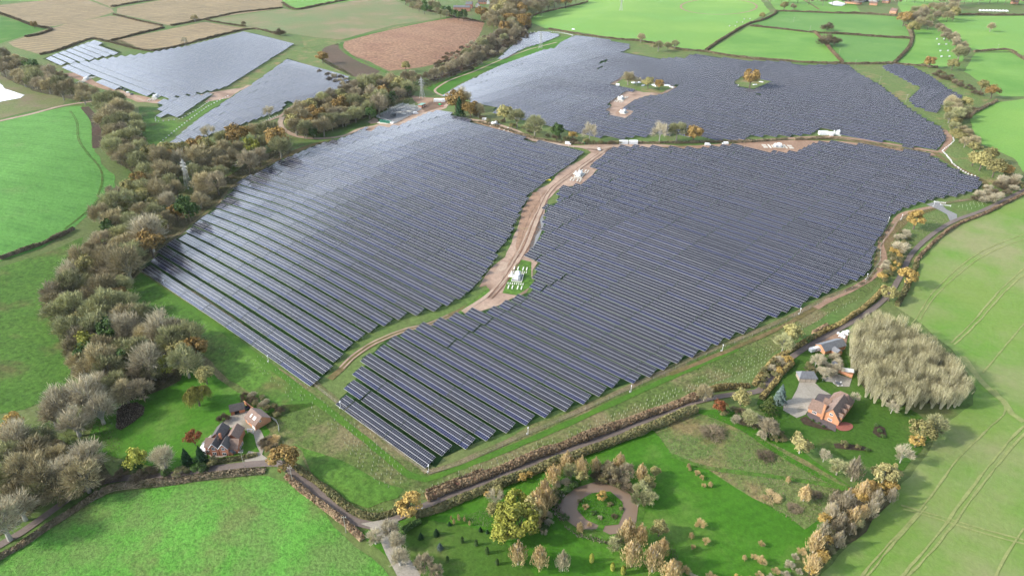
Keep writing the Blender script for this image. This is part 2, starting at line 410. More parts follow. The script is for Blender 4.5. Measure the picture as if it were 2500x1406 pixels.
def ribbon(name, pts, width, mat, layer, jit=.25, world=False, kind='structure', label=None):
    W = catmull(pts if world else PP(pts), 5.0); V = []; F = []; off = .05*layer+.04
    rr = random.Random(len(W))
    for i, p in enumerate(W):
        a = W[max(i-1, 0)]; b = W[min(i+1, len(W)-1)]
        dx, dy = b[0]-a[0], b[1]-a[1]; L = math.hypot(dx, dy) or 1
        nx, ny = -dy/L, dx/L
        w = width/2
        for s in (-1, -.33, .33, 1):
            ww = w*s + (rr.uniform(-jit, jit) if abs(s) == 1 else 0)
            x, y = p[0]+nx*ww, p[1]+ny*ww; V.append((x, y, gz(x, y)+off))
        if i:
            k = 4*(i-1)
            for q in range(3): F.append((k+q+1, k+q, k+4+q, k+5+q))
    o = mesh_obj(name, V, F, mat, smooth=True); o['kind'] = kind
    if label: o['label'] = label
    return o

def build_ground():
    nx, ny = len(XS), len(YS)
    V = [(XS[i], YS[j], HL[i][j]) for i in range(nx) for j in range(ny)]
    F = []
    for i in range(nx-1):
        for j in range(ny-1):
            a = i*ny+j; b = (i+1)*ny+j
            F.append((a, b, b+1)); F.append((a, b+1, a+1))
    o = mesh_obj('ground', V, F, 'ground', smooth=True); o['kind'] = 'structure'
build_ground()

ZA = (0, 0, 2.976); ZB = (830, 0, 2.976); ZC = (1660, 0, 2.976)
ZD = (0, 460, 2.976); ZE = (830, 460, 2.976); ZF = (1660, 460, 2.976)
ZG = (0, 936, 2.976); ZH = (830, 936, 2.976); ZI = (1660, 936, 2.976)
# ------------------------------------------------------------------ fields and roads
# solar blocks (outlines of the built-on ground, in photo pixels)
A_ = [(348,653),(376,631),(391,608),(417,589),(447,574),(467,554),(484,537),(527,507),(544,490),(571,463),(588,437),(625,423),(678,393),(722,376),(752,363),(786,349),(840,336),(892,311),(905,322),(921,309),(970,308),(1010,290),(1045,275),(1075,269),(1140,293),(1200,312),(1250,327),(1300,345),(1360,350),(1428,371),(1400,395),(1370,415),(1340,437),(1304,465),(1277,504),(1247,571),(1206,638),(1181,672),(1146,715),(1119,729),(1089,746),(1055,759),(1001,766),(966,779),(932,796),(895,813),(867,833),(843,860),(815,887),(790,917),(770,935)]
B_ = [(830,976),(851,956),(847,939),(872,925),(867,905),(890,893),(885,873),(915,860),(946,830),(963,813),(1001,799),(1048,788),(1089,774),(1122,764),(1166,752),(1186,759),(1220,742),(1267,720),(1294,715),(1300,688),(1307,662),(1317,638),(1280,621),(1297,608),(1324,574),(1327,547),(1331,517),(1327,503),(1364,492),(1362,470),(1367,457),(1418,450),(1431,440),(1458,417),(1441,400),(1465,386),(1485,366),(1502,358),(1552,356),(1609,359),(1670,361),(1700,361),(1761,356),(1798,353),(1868,373),(1895,368),(1939,373),(1989,348),(2026,346),(2100,353),(2214,368),(2273,380),(2319,408),(2401,443),(2389,460),(2359,470),(2325,480),(2278,485),(2238,497),(2204,510),(2174,527),(2169,544),(2154,571),(2137,591),(2140,611),(2130,635),(2124,662),(2100,678),(2078,685),(2051,699),(2023,714),(1996,725),(1969,739),(1940,752),(1912,766),(1880,777),(1851,793),(1820,808),(1788,823),(1754,840),(1719,853),(1689,870),(1650,885),(1610,905),(1572,922),(1534,938),(1494,951),(1453,968),(1410,986),(1368,1001),(1322,1018),(1277,1037),(1230,1055),(1182,1074),(1132,1094),(1082,1116),(1062,1142)]
C_ = [(1080,233),(1122,208),(1183,178),(1227,158),(1294,134),(1324,123),(1354,118),(1368,104),(1398,89),(1420,87),(1536,109),(1537,118),(1520,128),(1613,144),(1643,141),(1670,144),(1683,134),(1714,134),(1804,148),(1909,151),(1962,160),(2070,158),(2093,178),(2144,205),(2184,235),(2214,262),(2261,292),(2298,312),(2312,339),(2288,366),(2211,356),(2167,339),(2157,346),(2063,329),(2006,311),(1979,329),(1939,328),(1935,336),(1900,328),(1898,336),(1867,329),(1862,337),(1831,331),(1823,338),(1794,343),(1770,336),(1764,346),(1714,333),(1640,328),(1589,326),(1573,338),(1550,333),(1536,339),(1500,332),(1485,335),(1401,326),(1327,302),(1280,289),(1215,280),(1203,269),(1210,262),(1153,249),(1132,238),(1110,243)]
C_HOLES = [[(1489,206),(1522,186),(1652,213),(1630,226),(1611,232),(1578,235),(1548,245),(1521,263),(1547,270),(1542,278),(1525,290),(1486,283),(1490,273),(1478,270),(1493,259),(1486,251),(1529,223),(1553,223),(1515,210)],
           [(1791,201),(1812,186),(1888,198),(1841,218),(1804,212)],
           [(1640,212),(1656,204),(1662,206),(1646,214)], [(1846,228),(1860,227),(1858,233),(1846,233)],
           [(1462,151),(1482,146),(1484,149),(1464,155)],[(1458,166),(1474,161),(1475,163),(1460,169)]]
D_ = [(2154,160),(2180,158),(2231,165),(2275,188),(2315,218),(2349,235),(2342,249),(2322,259),(2295,254),(2298,265),(2288,274),(2238,262),(2218,242),(2248,215),(2198,188),(2164,171)]
E_ = [(1216,143),(1233,128),(1260,104),(1284,82),(1327,77),(1370,86),(1327,104),(1284,116),(1230,144)]
F_ = [(151,165),(175,156),(289,139),(360,131),(464,111),(591,79),(618,81),(716,109),(554,212),(517,223),(420,239),(336,228),(269,212),(232,202),(255,192),(212,187),(202,188)]
G_ = [(106,144),(161,123),(225,101),(299,129),(270,136),(215,148),(168,155),(141,160)]
H_ = [(383,249),(447,235),(524,227),(491,249),(460,269),(433,289),(410,279),(390,290),(389,276),(393,265)]
I_ = [(401,361),(487,289),(595,218),(692,252),(695,269),(622,292),(554,319),(470,343)]
J_ = [(598,217),(702,143),(840,187),(870,205),(739,250),(692,250)]

def S(*a, **k): return sheet(*a, **k)
# arable and grass, back to front
S('far_fields', [(-300,-60),(2900,-60),(2900,10),(2500,10),(2200,0),(1800,-4),(1300,-6),(900,-4),(-300,4)], 'pasture', 1, 0)
S('stubble_field', [(-200,40),(0,13),(188,-8),(272,22),(279,30),(235,44),(134,64),(105,66),(67,52),(20,42),(0,36),(-200,60)], 'stubble', 2)
S('stubble_field', [(118,72),(168,57),(269,39),(302,42),(397,64),(397,69),(262,99),(218,96),(101,134),(34,116),(20,104),(60,92)], 'stubble', 2)
S('stubble_field', [(286,20),(420,-4),(560,-20),(690,-12),(689,20),(504,47),(417,64),(286,34)], 'stubble', 2)
S('stubble_field', [(192,-12),(410,-12),(330,4),(275,20)], 'stubble', 2)
S('stubble_field', [(272,101),(501,54),(612,71),(386,121),(353,121)], 'stubble_b', 2)
S('green_field', [(-200,20),(0,40),(20,45),(108,72),(60,88),(0,107),(-200,160)], 'lawn', 2)
S('greening_field', [(504,49),(560,42),(689,22),(722,27),(860,3),(955,-4),(1000,18),(1105,40),(960,62),(833,97),(770,92),(720,84),(612,70)], 'stubble_g', 2)
S('far_green_field', [(690,-10),(955,-12),(860,2),(722,25),(690,6)], 'pasture', 2)
S('maize_field', [(837,104),(960,68),(1109,42),(1183,57),(1172,85),(1149,114),(1109,148),(1025,166),(948,174),(900,150),(864,138),(840,118)], 'maize', 2)
S('bare_field', [(792,116),(826,106),(850,130),(930,172),(905,192),(862,188),(800,160),(776,140)], 'tilled', 2)
S('rough_corner', [(735,92),(835,97),(836,112),(790,108),(745,120)], 'rank', 2)
S('bright_field', [(1294,54),(1300,37),(1351,24),(1435,3),(1450,-12),(1850,-12),(1868,15),(1880,30),(1821,60),(1724,124),(1660,118),(1502,94),(1334,71)], 'pasture_b', 2)
S('hay_field', [(1835,60),(1895,28),(2030,33),(2191,41),(2211,64),(2224,94),(1993,79)], 'pasture_d', 2)
S('hay_field', [(1828,65),(1989,81),(2050,151),(1956,149),(1727,126)], 'pasture', 2)
S('hay_field', [(1999,82),(2228,97),(2211,124),(2184,153),(2058,153)], 'pasture_d', 2)
S('horse_pasture', [(2236,94),(2232,74),(2290,68),(2330,90),(2360,125),(2350,150),(2300,166),(2186,156),(2214,126)], 'pasture', 2)
S('sheep_pasture', [(2300,39),(2700,39),(2700,150),(2500,136),(2466,125),(2378,126),(2340,90),(2290,50)], 'pasture_b', 2)
S('sheep_pasture', [(2380,131),(2466,129),(2520,150),(2700,200),(2700,235),(2446,236),(2419,218),(2355,175)], 'pasture', 2)
S('sheep_pasture', [(2366,284),(2433,250),(2500,242),(2700,240),(2700,420),(2500,420),(2476,386),(2399,353),(2376,319)], 'pasture_b', 2)
S('paddock', [(1896,26),(1870,-6),(2080,-6),(2100,30),(2000,32)], 'pasture', 2)
S('paddock', [(2200,-6),(2300,-6),(2285,30),(2270,45),(2205,36),(2190,10)], 'pasture_b', 2)
S('winter_crop_field', [(-400,380),(0,299),(158,262),(198,259),(222,300),(225,356),(250,400),(279,430),(281,460),(242,484),(215,524),(175,561),(101,606),(0,638),(-400,720)], 'crop', 2)
S('left_grass_field', [(-400,760),(0,652),(110,618),(200,580),(190,650),(130,700),(120,760),(150,850),(170,900),(160,960),(60,1000),(-400,1060)], 'wild', 2)
S('lake_bank', [(-200,200),(0,172),(30,200),(80,222),(170,240),(150,258),(60,275),(0,290),(-200,330)], 'bank', 2)
S('leafy_crop_field', [(-500,1900),(-300,1480),(0,1372),(44,1339),(101,1292),(168,1248),(262,1205),(370,1191),(538,1171),(655,1161),(706,1178),(770,1232),(840,1310),(905,1358),(960,1420),(1100,1700),(900,1900)], 'crop_near', 2)
S('wheat_field', [(2330,551),(2270,590),(2240,622),(2236,680),(2185,745),(2250,790),(2340,870),(2385,950),(2380,990),(2320,1030),(2205,1180),(2110,1300),(1990,1420),(1900,1600),(3300,1600),(3300,330),(2560,455),(2500,483),(2400,520)], 'arable', 2, 1.5)
S('garden_lawn', [(210,1090),(280,1120),(420,1150),(540,1128),(640,1120),(665,1040),(700,1000),(560,950),(500,900),(440,890),(380,900),(300,960),(240,1000)], 'lawn', 2)
S('park_lawn', [(880,1300),(930,1284),(1000,1264),(1100,1224),(1300,1142),(1500,1068),(1690,1000),(1800,1000),(1900,1060),(2080,1190),(2040,1260),(1960,1340),(1900,1440),(1700,1700),(1200,1700),(1050,1460)], 'lawn', 2)
S('shaded_garden', [(930,1290),(1010,1262),(1060,1270),(1190,1300),(1260,1350),(1330,1440),(1050,1440),(960,1340)], 'lawn_d', 3)
S('house_lawn', [(1870,905),(1900,870),(1990,840),(2060,860),(2100,930),(2240,1010),(2290,1060),(2190,1160),(2100,1130),(1990,1090),(1890,1050),(1850,985)], 'lawn_d', 2)
S('rank_meadow', [(1590,1046),(1650,1018),(1706,1008),(1760,1020),(1905,1092),(2074,1188),(2050,1220),(1965,1292),(1840,1215),(1722,1142),(1640,1110)], 'rank', 3)
ribbon('mown_path', [(1706,1004),(1800,1040),(1905,1108),(2060,1196)], 3, 'lawn', 4)
ribbon('mown_path', [(1640,1112),(1725,1142),(1860,1160),(2010,1182),(2070,1192)], 2.4, 'wild', 4)
S('meadow_bright', [(1500,1120),(1600,1080),(1640,1116),(1720,1150),(1840,1225),(1955,1300),(1880,1400),(1700,1500),(1650,1300),(1620,1180)], 'lawn', 3)
S('marsh_edge', [(1240,60),(1270,50),(1300,60),(1280,84),(1220,130),(1150,165),(1060,200),(1040,190),(1120,150),(1190,100)], 'bramble', 2)
# ground inside the solar farm
for q in (A_, B_, C_, D_, E_, F_, G_, H_, I_+J_[1:4]):
    S('solar_farm_grass', q, 'solar_grass', 2, 1.5)
S('verge_field', [(330,655),(300,700),(290,740),(400,790),(480,880),(560,950),(690,1040),(770,1170),(880,1262),(930,1262),(1010,1230),(1240,1140),(1420,1068),(1640,975),(1830,900),(1905,855),(1960,800),(2120,720),(2190,660),(2200,600),(2180,560),(2100,690),(1900,785),(1600,915),(1300,1040),(1050,1160),(820,990),(700,910),(600,850),(345,660)], 'planting', 1.4)
S('grass_bank', [(640,1030),(690,990),(760,985),(860,1060),(980,1160),(1000,1200),(900,1240),(860,1225),(740,1130)], 'planting', 3)
S('dark_grass_corner', [(720,1080),(860,1140),(990,1195),(970,1215),(900,1238),(850,1225),(760,1150)], 'wild', 4)
S('grass_triangle', [(345,665),(300,700),(290,745),(420,790),(560,930),(700,1010),(780,985),(600,850),(480,760)], 'wild', 3)
S('left_bank', [(340,260),(385,262),(395,295),(437,295),(520,245),(560,222),(590,222),(480,290),(385,355),(340,350)], 'wild', 3)
S('east_paddock', [(2076,160),(2150,160),(2165,173),(2200,190),(2246,214),(2216,242),(2236,264),(2215,262),(2184,235),(2144,205),(2093,178)], 'rank', 3)
S('east_rough', [(2235,166),(2290,168),(2360,205),(2420,240),(2390,256),(2352,250),(2350,235),(2315,216),(2275,186)], 'rank', 3)
S('east_margin', [(2236,268),(2300,272),(2330,280),(2340,330),(2400,380),(2460,420),(2470,470),(2400,450),(2330,400),(2290,370),(2315,340),(2298,310)], 'rank', 3)
S('north_meadow', [(1540,108),(1600,105),(1720,130),(1680,134),(1643,142),(1612,144),(1522,128)], 'rank', 3)
S('left_meadow', [(712,112),(760,118),(800,150),(880,195),(840,186),(702,142),(600,214),(556,214),(640,160)], 'rank', 2)
S('west_meadow', [(236,96),(300,100),(350,124),(460,108),(590,78),(470,108),(300,136),(150,165),(120,166),(106,144),(220,100)], 'ground', 2)
S('green_track_bank', [(1075,235),(1040,215),(1100,190),(1216,146),(1236,146),(1284,118),(1368,90),(1398,89),(1354,118),(1294,134),(1180,176),(1120,206)], 'lawn', 3)
# dirt and building ground
S('dirt_track_wide', [(1314,462),(1340,450),(1361,425),(1390,405),(1418,392),(1445,373),(1430,362),(1499,357),(1468,384),(1440,404),(1458,414),(1428,450),(1367,460),(1337,487),(1327,527),(1314,554),(1300,594),(1272,622),(1312,641),(1302,660),(1302,690),(1285,716),(1247,730),(1216,746),(1139,768),(1126,759),(1150,742),(1186,722),(1195,708),(1186,697),(1170,702),(1183,678),(1206,648),(1233,628),(1250,588),(1263,561),(1277,510),(1300,480)], 'dirt', 4, .8)
S('earth_patch', [(1300,470),(1318,470),(1320,560),(1290,620),(1262,620),(1262,570),(1278,512)], 'dirt_red', 5, 1)
S('compound_grass', [(1262,632),(1300,640),(1296,700),(1262,722),(1228,716),(1240,680)], 'wild', 5, .8)
S('stone_apron', [(1300,560),(1325,520),(1328,548),(1310,594),(1290,620)], 'yard', 5, .8)
S('grass_island', [(1192,704),(1196,712),(1172,738),(1136,762),(1110,772),(1126,756),(1160,728)], 'wild', 5, .5)
ribbon('wheel_ruts', [(1478,366),(1418,408),(1352,457),(1318,520),(1282,612),(1256,646),(1226,688),(1190,722),(1130,762)], 3.2, 'rut', 6)
ribbon('wheel_ruts', [(1330,470),(1296,520),(1274,575),(1268,600),(1240,650)], .8, 'dirt_red', 7)
ribbon('wheel_ruts', [(1470,376),(1410,420),(1350,466),(1324,520),(1292,600),(1262,650),(1236,690),(1200,730)], .7, 'earth', 7)
ribbon('wheel_ruts', [(1463,374),(1404,416),(1344,462),(1312,520),(1280,600),(1250,650),(1222,692),(1190,728)], .7, 'earth', 7)
ribbon('wheel_ruts', [(1340,462),(1300,540),(1262,622),(1226,680)], 1.2, 'rut', 6)
S('sand_patch', [(1222,640),(1240,641),(1236,658),(1214,668),(1206,668)], 'rut', 6, .4)
ribbon('dirt_track', [(1188,718),(1150,745),(1100,770),(1050,792),(1000,803),(940,826),(900,846),(860,874),(835,900),(806,926)], 4.0, 'mudtrack', 4)
ribbon('wheel_ruts', [(1100,774),(1050,795),(1000,806),(940,829),(900,849),(862,876),(838,900)], 1.0, 'dirt', 5)
ribbon('wheel_ruts', [(1094,769),(1045,790),(996,801),(936,823),(896,843),(856,871),(830,898)], 1.0, 'dirt', 5)
ribbon('dirt_track', [(2288,504),(2240,514),(2198,527),(2166,571),(2150,594),(2158,628),(2142,665),(2100,696),(2030,730),(1990,752)], 4.2, 'dirt_red', 4)
ribbon('dirt_track', [(1990,752),(1929,788),(1828,835),(1727,877),(1636,915)], 2.6, 'mudtrack', 4)
S('dirt_corner', [(2140,600),(2180,540),(2215,520),(2290,500),(2290,510),(2225,535),(2190,570),(2165,620),(2160,650),(2140,670),(2135,640)], 'mudtrack', 3, .8)
ribbon('perimeter_track', [(1800,852),(1660,912),(1540,965),(1400,1028),(1240,1096),(1110,1146),(1040,1170),(1000,1160),(900,1080),(780,985),(640,880),(500,775),(340,672)], 3.5, 'brightgrass', 3)
ribbon('worn_strip', [(2180,545),(2148,600),(2146,640),(2110,690),(2030,722),(1900,786),(1700,870),(1540,944),(1400,1008),(1260,1068),(1120,1130),(1045,1152)], 3.0, 'strip', 4)
ribbon('worn_strip', [(1045,1152),(960,1088),(860,1008),(760,930),(660,852),(560,775),(450,705),(345,655)], 3.4, 'strip', 4)
ribbon('worn_strip', [(345,652),(400,596),(470,545),(530,500),(560,462),(620,415),(700,368),(740,352)], 2.4, 'strip', 4)
S('dirt_bend', [(640,410),(700,372),(760,352),(820,340),(780,350),(722,376),(678,393),(625,423)], 'mudtrack', 3)
ribbon('site_road', [(640,300),(684,284),(702,268),(722,256)], 4, 'rut', 4)
ribbon('site_road', [(690,286),(684,302),(700,322),(739,336),(783,339),(840,332),(890,312),(974,302),(1032,279),(1082,262),(1098,250)], 6, 'rut', 4)
S('substation_yard', [(915,300),(945,296),(900,312),(860,330),(840,336),(890,322),(960,318),(1040,282),(1090,264),(1100,246),(1050,248),(1030,262),(965,300)], 'dirt', 3)
S('site_yard', [(1000,232),(1060,240),(1096,238),(1104,246),(1070,268),(1040,275)], 'dirt_red', 3)
ribbon('site_road', [(1146,292),(1193,300),(1250,316),(1300,339),(1351,350),(1401,358),(1468,363),(1502,357),(1603,360)], 6, 'rut', 5)
S('works_dirt', [(1150,298),(1200,300),(1260,325),(1330,345),(1380,356),(1340,350),(1300,346),(1240,326),(1190,310)], 'dirt_red', 4)
S('works_dirt', [(1400,356),(1500,352),(1600,352),(1700,360),(1600,362),(1520,360),(1480,372),(1430,366)], 'dirt', 4)
S('works_dirt', [(1600,360),(1700,356),(1800,350),(1880,344),(1960,342),(2060,346),(2110,352),(2214,366),(2280,374),(2294,380),(2270,382),(2210,370),(2100,356),(1990,350),(1935,376),(1868,376),(1798,355),(1700,364)], 'dirt_red', 4)
ribbon('site_road', [(1800,342),(1850,344),(1895,341),(1996,335),(2063,337),(2164,351),(2278,370),(2296,372),(2318,340),(2305,318)], 6, 'dirt_red', 4)
ribbon('site_road', [(2280,372),(2300,386),(2340,410),(2402,444),(2404,462)], 5, 'mudtrack', 4)
S('works_dirt', C_HOLES[0], 'dirt', 4, .5)
S('oak_island_grass', [(1500,207),(1524,191),(1648,213),(1612,228),(1570,226),(1530,216)], 'rank', 5, .5)
S('oak_island_grass', [(1793,201),(1812,187),(1886,198),(1841,217),(1804,211)], 'rank', 4, .5)
ribbon('site_road', [(1600,236),(1560,244),(1534,258),(1512,272),(1508,280)], 5, 'dirt_red', 6)
ribbon('site_road', [(236,200),(300,226),(350,246),(400,252),(440,244),(540,224),(586,220),(610,208)], 6, 'dirt', 4)
S('works_dirt', [(180,178),(215,188),(240,204),(330,232),(400,246),(385,250),(340,250),(300,236),(230,210),(150,180)], 'dirt_red', 3)
S('dirt_fork', [(545,222),(596,214),(560,240),(500,250),(524,228)], 'dirt', 4, .5)
ribbon('farm_track', [(-100,322),(0,296),(80,278),(158,258),(236,247),(300,245)], 6, 'rut', 4)
ribbon('dark_strip', [(206,262),(232,296),(236,330),(238,362)], 9, 'bramble', 4)
ribbon('dirt_track', [(1084,236),(1064,226),(1066,216),(1100,196),(1160,174),(1220,148),(1284,124),(1320,114),(1360,104)], 3.5, 'rut', 5)
ribbon('mown_path', [(840,98),(1000,62),(1110,42)], 6, 'lawn', 4)
ribbon('mown_path', [(836,104),(834,120),(880,150),(944,178)], 7, 'wild', 4)
ribbon('ring_track', [(1755+93*math.cos(t*math.pi/18), 17+19*math.sin(t*math.pi/18)) for t in range(37)], 4.5, 'dirt_red', 4)
# lanes
LANE1 = [(-120,1390),(0,1331),(50,1302),(111,1259),(188,1205),(242,1178),(292,1168),(403,1161),(538,1142),(638,1132),(680,1132),(706,1144),(739,1171),(790,1215),(830,1250),(872,1276),(914,1284),(950,1276)]
ribbon('lane', LANE1, 4.0, 'lane', 5, .15)
LANE2 = [(914,1284),(964,1268),(1032,1237),(1166,1184),(1300,1133),(1500,1058),(1690,984),(1800,962),(1850,956),(1876,930),(1920,882),(1990,835),(2050,803),(2130,755),(2175,712),(2205,662),(2226,620),(2272,576),(2330,540),(2400,514),(2450,490),(2520,455),(2640,400)]
ribbon('lane', LANE2, 3.5, 'lane', 6, .15)
ribbon('lane', [(920,1280),(940,1300),(962,1345),(1000,1410),(1060,1520)], 7, 'gravel', 6, .6)
S('lane_junction', [(880,1278),(930,1270),(975,1268),(960,1290),(970,1330),(940,1320),(915,1292)], 'gravel', 7, .4)
S('site_entrance', [(2262,500),(2290,492),(2310,512),(2336,524),(2338,540),(2318,540),(2312,524),(2290,512)], 'yard', 5, .4)
ribbon('site_road', [(2296,498),(2350,490),(2420,478),(2460,466)], 4, 'strip', 5)
ribbon('wheel_marks', [(2500,572),(2390,618),(2290,700),(2235,780),(2225,792)], 0.65, 'soilline', 4)
ribbon('wheel_marks', [(2500,584),(2400,626),(2300,706),(2245,780)], 0.65, 'soilline', 4)
ribbon('wheel_marks', [(2500,655),(2440,710),(2380,780),(2322,838)], 0.78, 'soilline', 4)
ribbon('wheel_marks', [(2500,670),(2450,716),(2390,784),(2330,842)], 0.78, 'soilline', 4)
ribbon('wheel_marks', [(2500,790),(2450,850),(2400,910)], 0.65, 'soilline', 4)
ribbon('wheel_marks', [(2350,870),(2400,936),(2450,980),(2470,1010),(2500,1030)], 3.5, 'soilline', 5)
ribbon('wheel_marks', [(2430,950),(2455,1000),(2430,1030),(2340,1120),(2250,1240),(2160,1340),(2100,1410)], 0.72, 'soilline', 4)
ribbon('wheel_marks', [(2262,1236),(2174,1336),(2114,1410)], 0.72, 'soilline', 4)
ribbon('wheel_marks', [(2500,1040),(2460,1080),(2380,1180),(2300,1290),(2200,1410)], 0.98, 'soilline', 4)
ribbon('wheel_marks', [(2510,1050),(2470,1092),(2392,1190),(2312,1300),(2214,1410)], 0.78, 'soilline', 4)
ribbon('wheel_marks', [(2500,1290),(2460,1350),(2430,1410)], 0.85, 'soilline', 4)
ribbon('wheel_marks', [(2200,1234),(2300,1262),(2400,1292),(2500,1318)], 0.72, 'soilline', 5)
ribbon('wheel_marks', [(2204,1242),(2300,1270),(2400,1301),(2500,1328)], 0.72, 'soilline', 5)
for k in range(4):
    ribbon('crop_wheelings', [(170+k*3.5,272),(186+k*4,300),(190+k*4,340),(212+k*4,375),(242+k*3,410),(248+k*3,445),(236+k*3,480)] if k < 2 else [(150+3*k,560),(210+3*k,512),(238+2*k,480)], .8, 'wild', 4)
# water
def water(name, pts, mat, z_off, layer):
    return sheet(name, pts, mat, layer, .6, kind='structure')
S('pond_margin', [(1440,1168),(1500,1176),(1545,1196),(1570,1238),(1562,1280),(1520,1312),(1484,1316),(1400,1300),(1366,1278),(1350,1238),(1370,1204),(1405,1180)], 'wild', 4)
water('pond_water', [(1452,1178),(1495,1186),(1536,1205),(1556,1238),(1552,1272),(1516,1302),(1489,1306),(1462,1293),(1415,1292),(1381,1272),(1364,1238),(1381,1212),(1408,1191)], 'pond', 0, 6)
S('pond_island', [(1445,1205),(1489,1201),(1519,1225),(1524,1248),(1509,1279),(1476,1284),(1470,1298),(1456,1296),(1462,1282),(1432,1269),(1408,1245),(1415,1222)], 'lawn', 8, .5)
water('lake_water', [(-200,190),(0,204),(13,218),(60,233),(50,240),(0,249),(-200,270)], 'lake', 0, 6)
# gardens, drives
GD = (450, 930, 6.115); GE = (1860, 780, 4.687)
S('gravel_drive', Z2(GD, [(550,640),(640,560),(760,470),(880,440),(1040,450),(980,560),(1000,610),(1080,700),(1140,740),(1180,830),(1190,980),(1160,1100),(1250,1170),(1240,1210),(1080,1230),(900,1215),(905,1130),(960,1050),(1080,1070),(1130,1060),(1080,960),(1040,800),(960,760),(860,720),(700,700),(580,720)]), 'gravel', 5, .3)
ribbon('garden_path', Z2(GD, [(370,1080),(420,1130),(560,1130),(700,1080),(880,1040)]), 1.6, 'gravel', 5)
S('front_lawn', Z2(GD, [(945,800),(1035,780),(1060,900),(1090,1050),(920,1045)]), 'lawn', 4, .2)
S('side_terrace', Z2(GD, [(260,930),(400,800),(420,1120),(370,1090)]), 'gravel', 5, .2)
S('gravel_court', Z2(GE, [(430,720),(400,800),(340,910),(250,940),(240,1040),(400,1130),(500,1090),(640,860),(790,860),(680,800),(600,720)]), 'gravel', 5, .3)
S('block_paving', Z2(GE, [(650,850),(800,868),(830,900),(900,930),(1010,960),(940,1130),(870,1180),(840,1290),(690,1230),(540,1130),(510,1090)]), 'paving', 6, .1)
S('round_patio', [(2061.6+21*math.cos(t*math.pi/12), 1042+11*math.sin(t*math.pi/12)) for t in range(24)], 'pink', 7, 0)
S('flower_bed', Z2(GE, [(430,1140),(500,1110),(600,1180),(700,1225),(830,1280),(700,1265),(560,1230),(470,1200)]), 'bed', 7, .2)
S('flower_bed', Z2(GE, [(1300,1200),(1400,1240),(1420,1330),(1340,1350),(1270,1300)]), 'bed', 7, .4)
S('flower_bed', [(2035,1084),(2055,1082),(2110,1090),(2130,1100),(2100,1100),(2060,1098),(2040,1094)], 'bed', 5, .4)
S('terrace', Z2(GE, [(705,670),(860,625),(1030,680),(1000,770),(860,770),(800,720),(720,710)]), 'gravel', 5, .2)
S('brick_yard', Z2(GE, [(650,280),(780,150),(990,170),(960,300),(850,250),(700,350)]), 'dirt_red', 5, .3)
S('farm_yard', [(2022,8),(2042,3),(2068,10),(2055,16),(2035,14)], 'offwhite', 5, 0)
ribbon('farm_track', [(1950,-6),(1975,8),(2000,24)], 5, 'mudtrack', 4)
for q in ([(215,605),(290,575),(380,565),(450,500),(540,440),(620,390),(700,355),(712,372),(640,415),(560,468),(500,520),(430,580),(350,645),(305,700),(300,760),(380,810),(460,880),(440,930),(370,960),(300,985),(230,965),(180,910),(150,800),(125,740),(150,690),(195,640)],
          [(0,1060),(130,1060),(250,1110),(270,1160),(180,1195),(100,1240),(0,1310)], [(700,325),(715,285),(760,262),(850,225),(950,200),(1000,205),(1010,235),(960,256),(900,285),(820,315),(760,332)],
          [(245,255),(300,250),(345,300),(365,380),(330,425),(285,400),(255,330)], [(0,140),(120,185),(190,222),(240,245),(228,252),(160,240),(90,225),(0,185)],
          [(2080,870),(2090,800),(2140,775),(2220,800),(2300,862),(2350,925),(2362,965),(2330,985),(2200,990),(2130,968),(2095,930)], [(2040,1205),(2190,1185),(2210,1190),(2130,1270),(2060,1340),(2010,1400),(1960,1420),(1990,1340)]):
    S('woodland_floor', q, 'wood_floor', 4, 2.0)
S('heather_bed', [(284,1002),(300,986),(335,982),(354,994),(350,1012),(325,1032),(295,1051),(283,1046)], 'bed', 4, .5)
# ------------------------------------------------------------------ solar tables
MODW, SLOPE, TILT, LOWZ = 1.144, 6.9, math.radians(17), .8
DY, DZ = SLOPE*math.cos(TILT), SLOPE*math.sin(TILT)
def inside_intervals(poly, y):
    xs = []
    for (x0, y0), (x1, y1) in zip(poly, poly[1:]+poly[:1]):
        if (y0 <= y) != (y1 <= y): xs.append(x0+(y-y0)/(y1-y0)*(x1-x0))
    xs.sort(); return list(zip(xs[::2], xs[1::2]))
def slab(n, kv=1.0):
    """corners of one table of n modules a row: top face first"""
    w = n*MODW/2; t = .06; y0, y1 = -DY/2*kv, DY/2*kv; z0, z1 = LOWZ, LOWZ+DZ*kv
    V = [(-w,y0,z0),(w,y0,z0),(w,y1,z1),(-w,y1,z1),(-w,y0,z0-t),(w,y0,z0-t),(w,y1,z1-t),(-w,y1,z1-t)]
    F = [(0,1,2,3),(7,6,5,4),(4,5,1,0),(5,6,2,1),(6,7,3,2),(7,4,0,3)]
    m = round(3*kv); UV = [[(0,0),(n,0),(n,m),(0,m)]] + [[(0,0)]*4]*5
    return V, F, UV
def panel_mesh(name, items):
    """items: (matrix or None, n, tint)"""
    V = []; F = []; U = []; T = []
    for mtx, n, tint, *kv in items:
        v, f, uv = slab(n, *kv); k = len(V)
        V += [tuple(mtx @ Vector(p)) for p in v] if mtx else v
        F += [tuple(i+k for i in q) for q in f]
        for q in uv: U += [c for p in q for c in p]
        T += [tint]*6
    me = bpy.data.meshes.new(name); me.from_pydata(V, [], F); me.update()
    l = me.uv_layers.new(name='UVMap'); l.data.foreach_set('uv', U)
    a = me.attributes.new('tint', 'FLOAT', 'FACE'); a.data.foreach_set('value', T)
    me.materials.append(M['solar']); return me
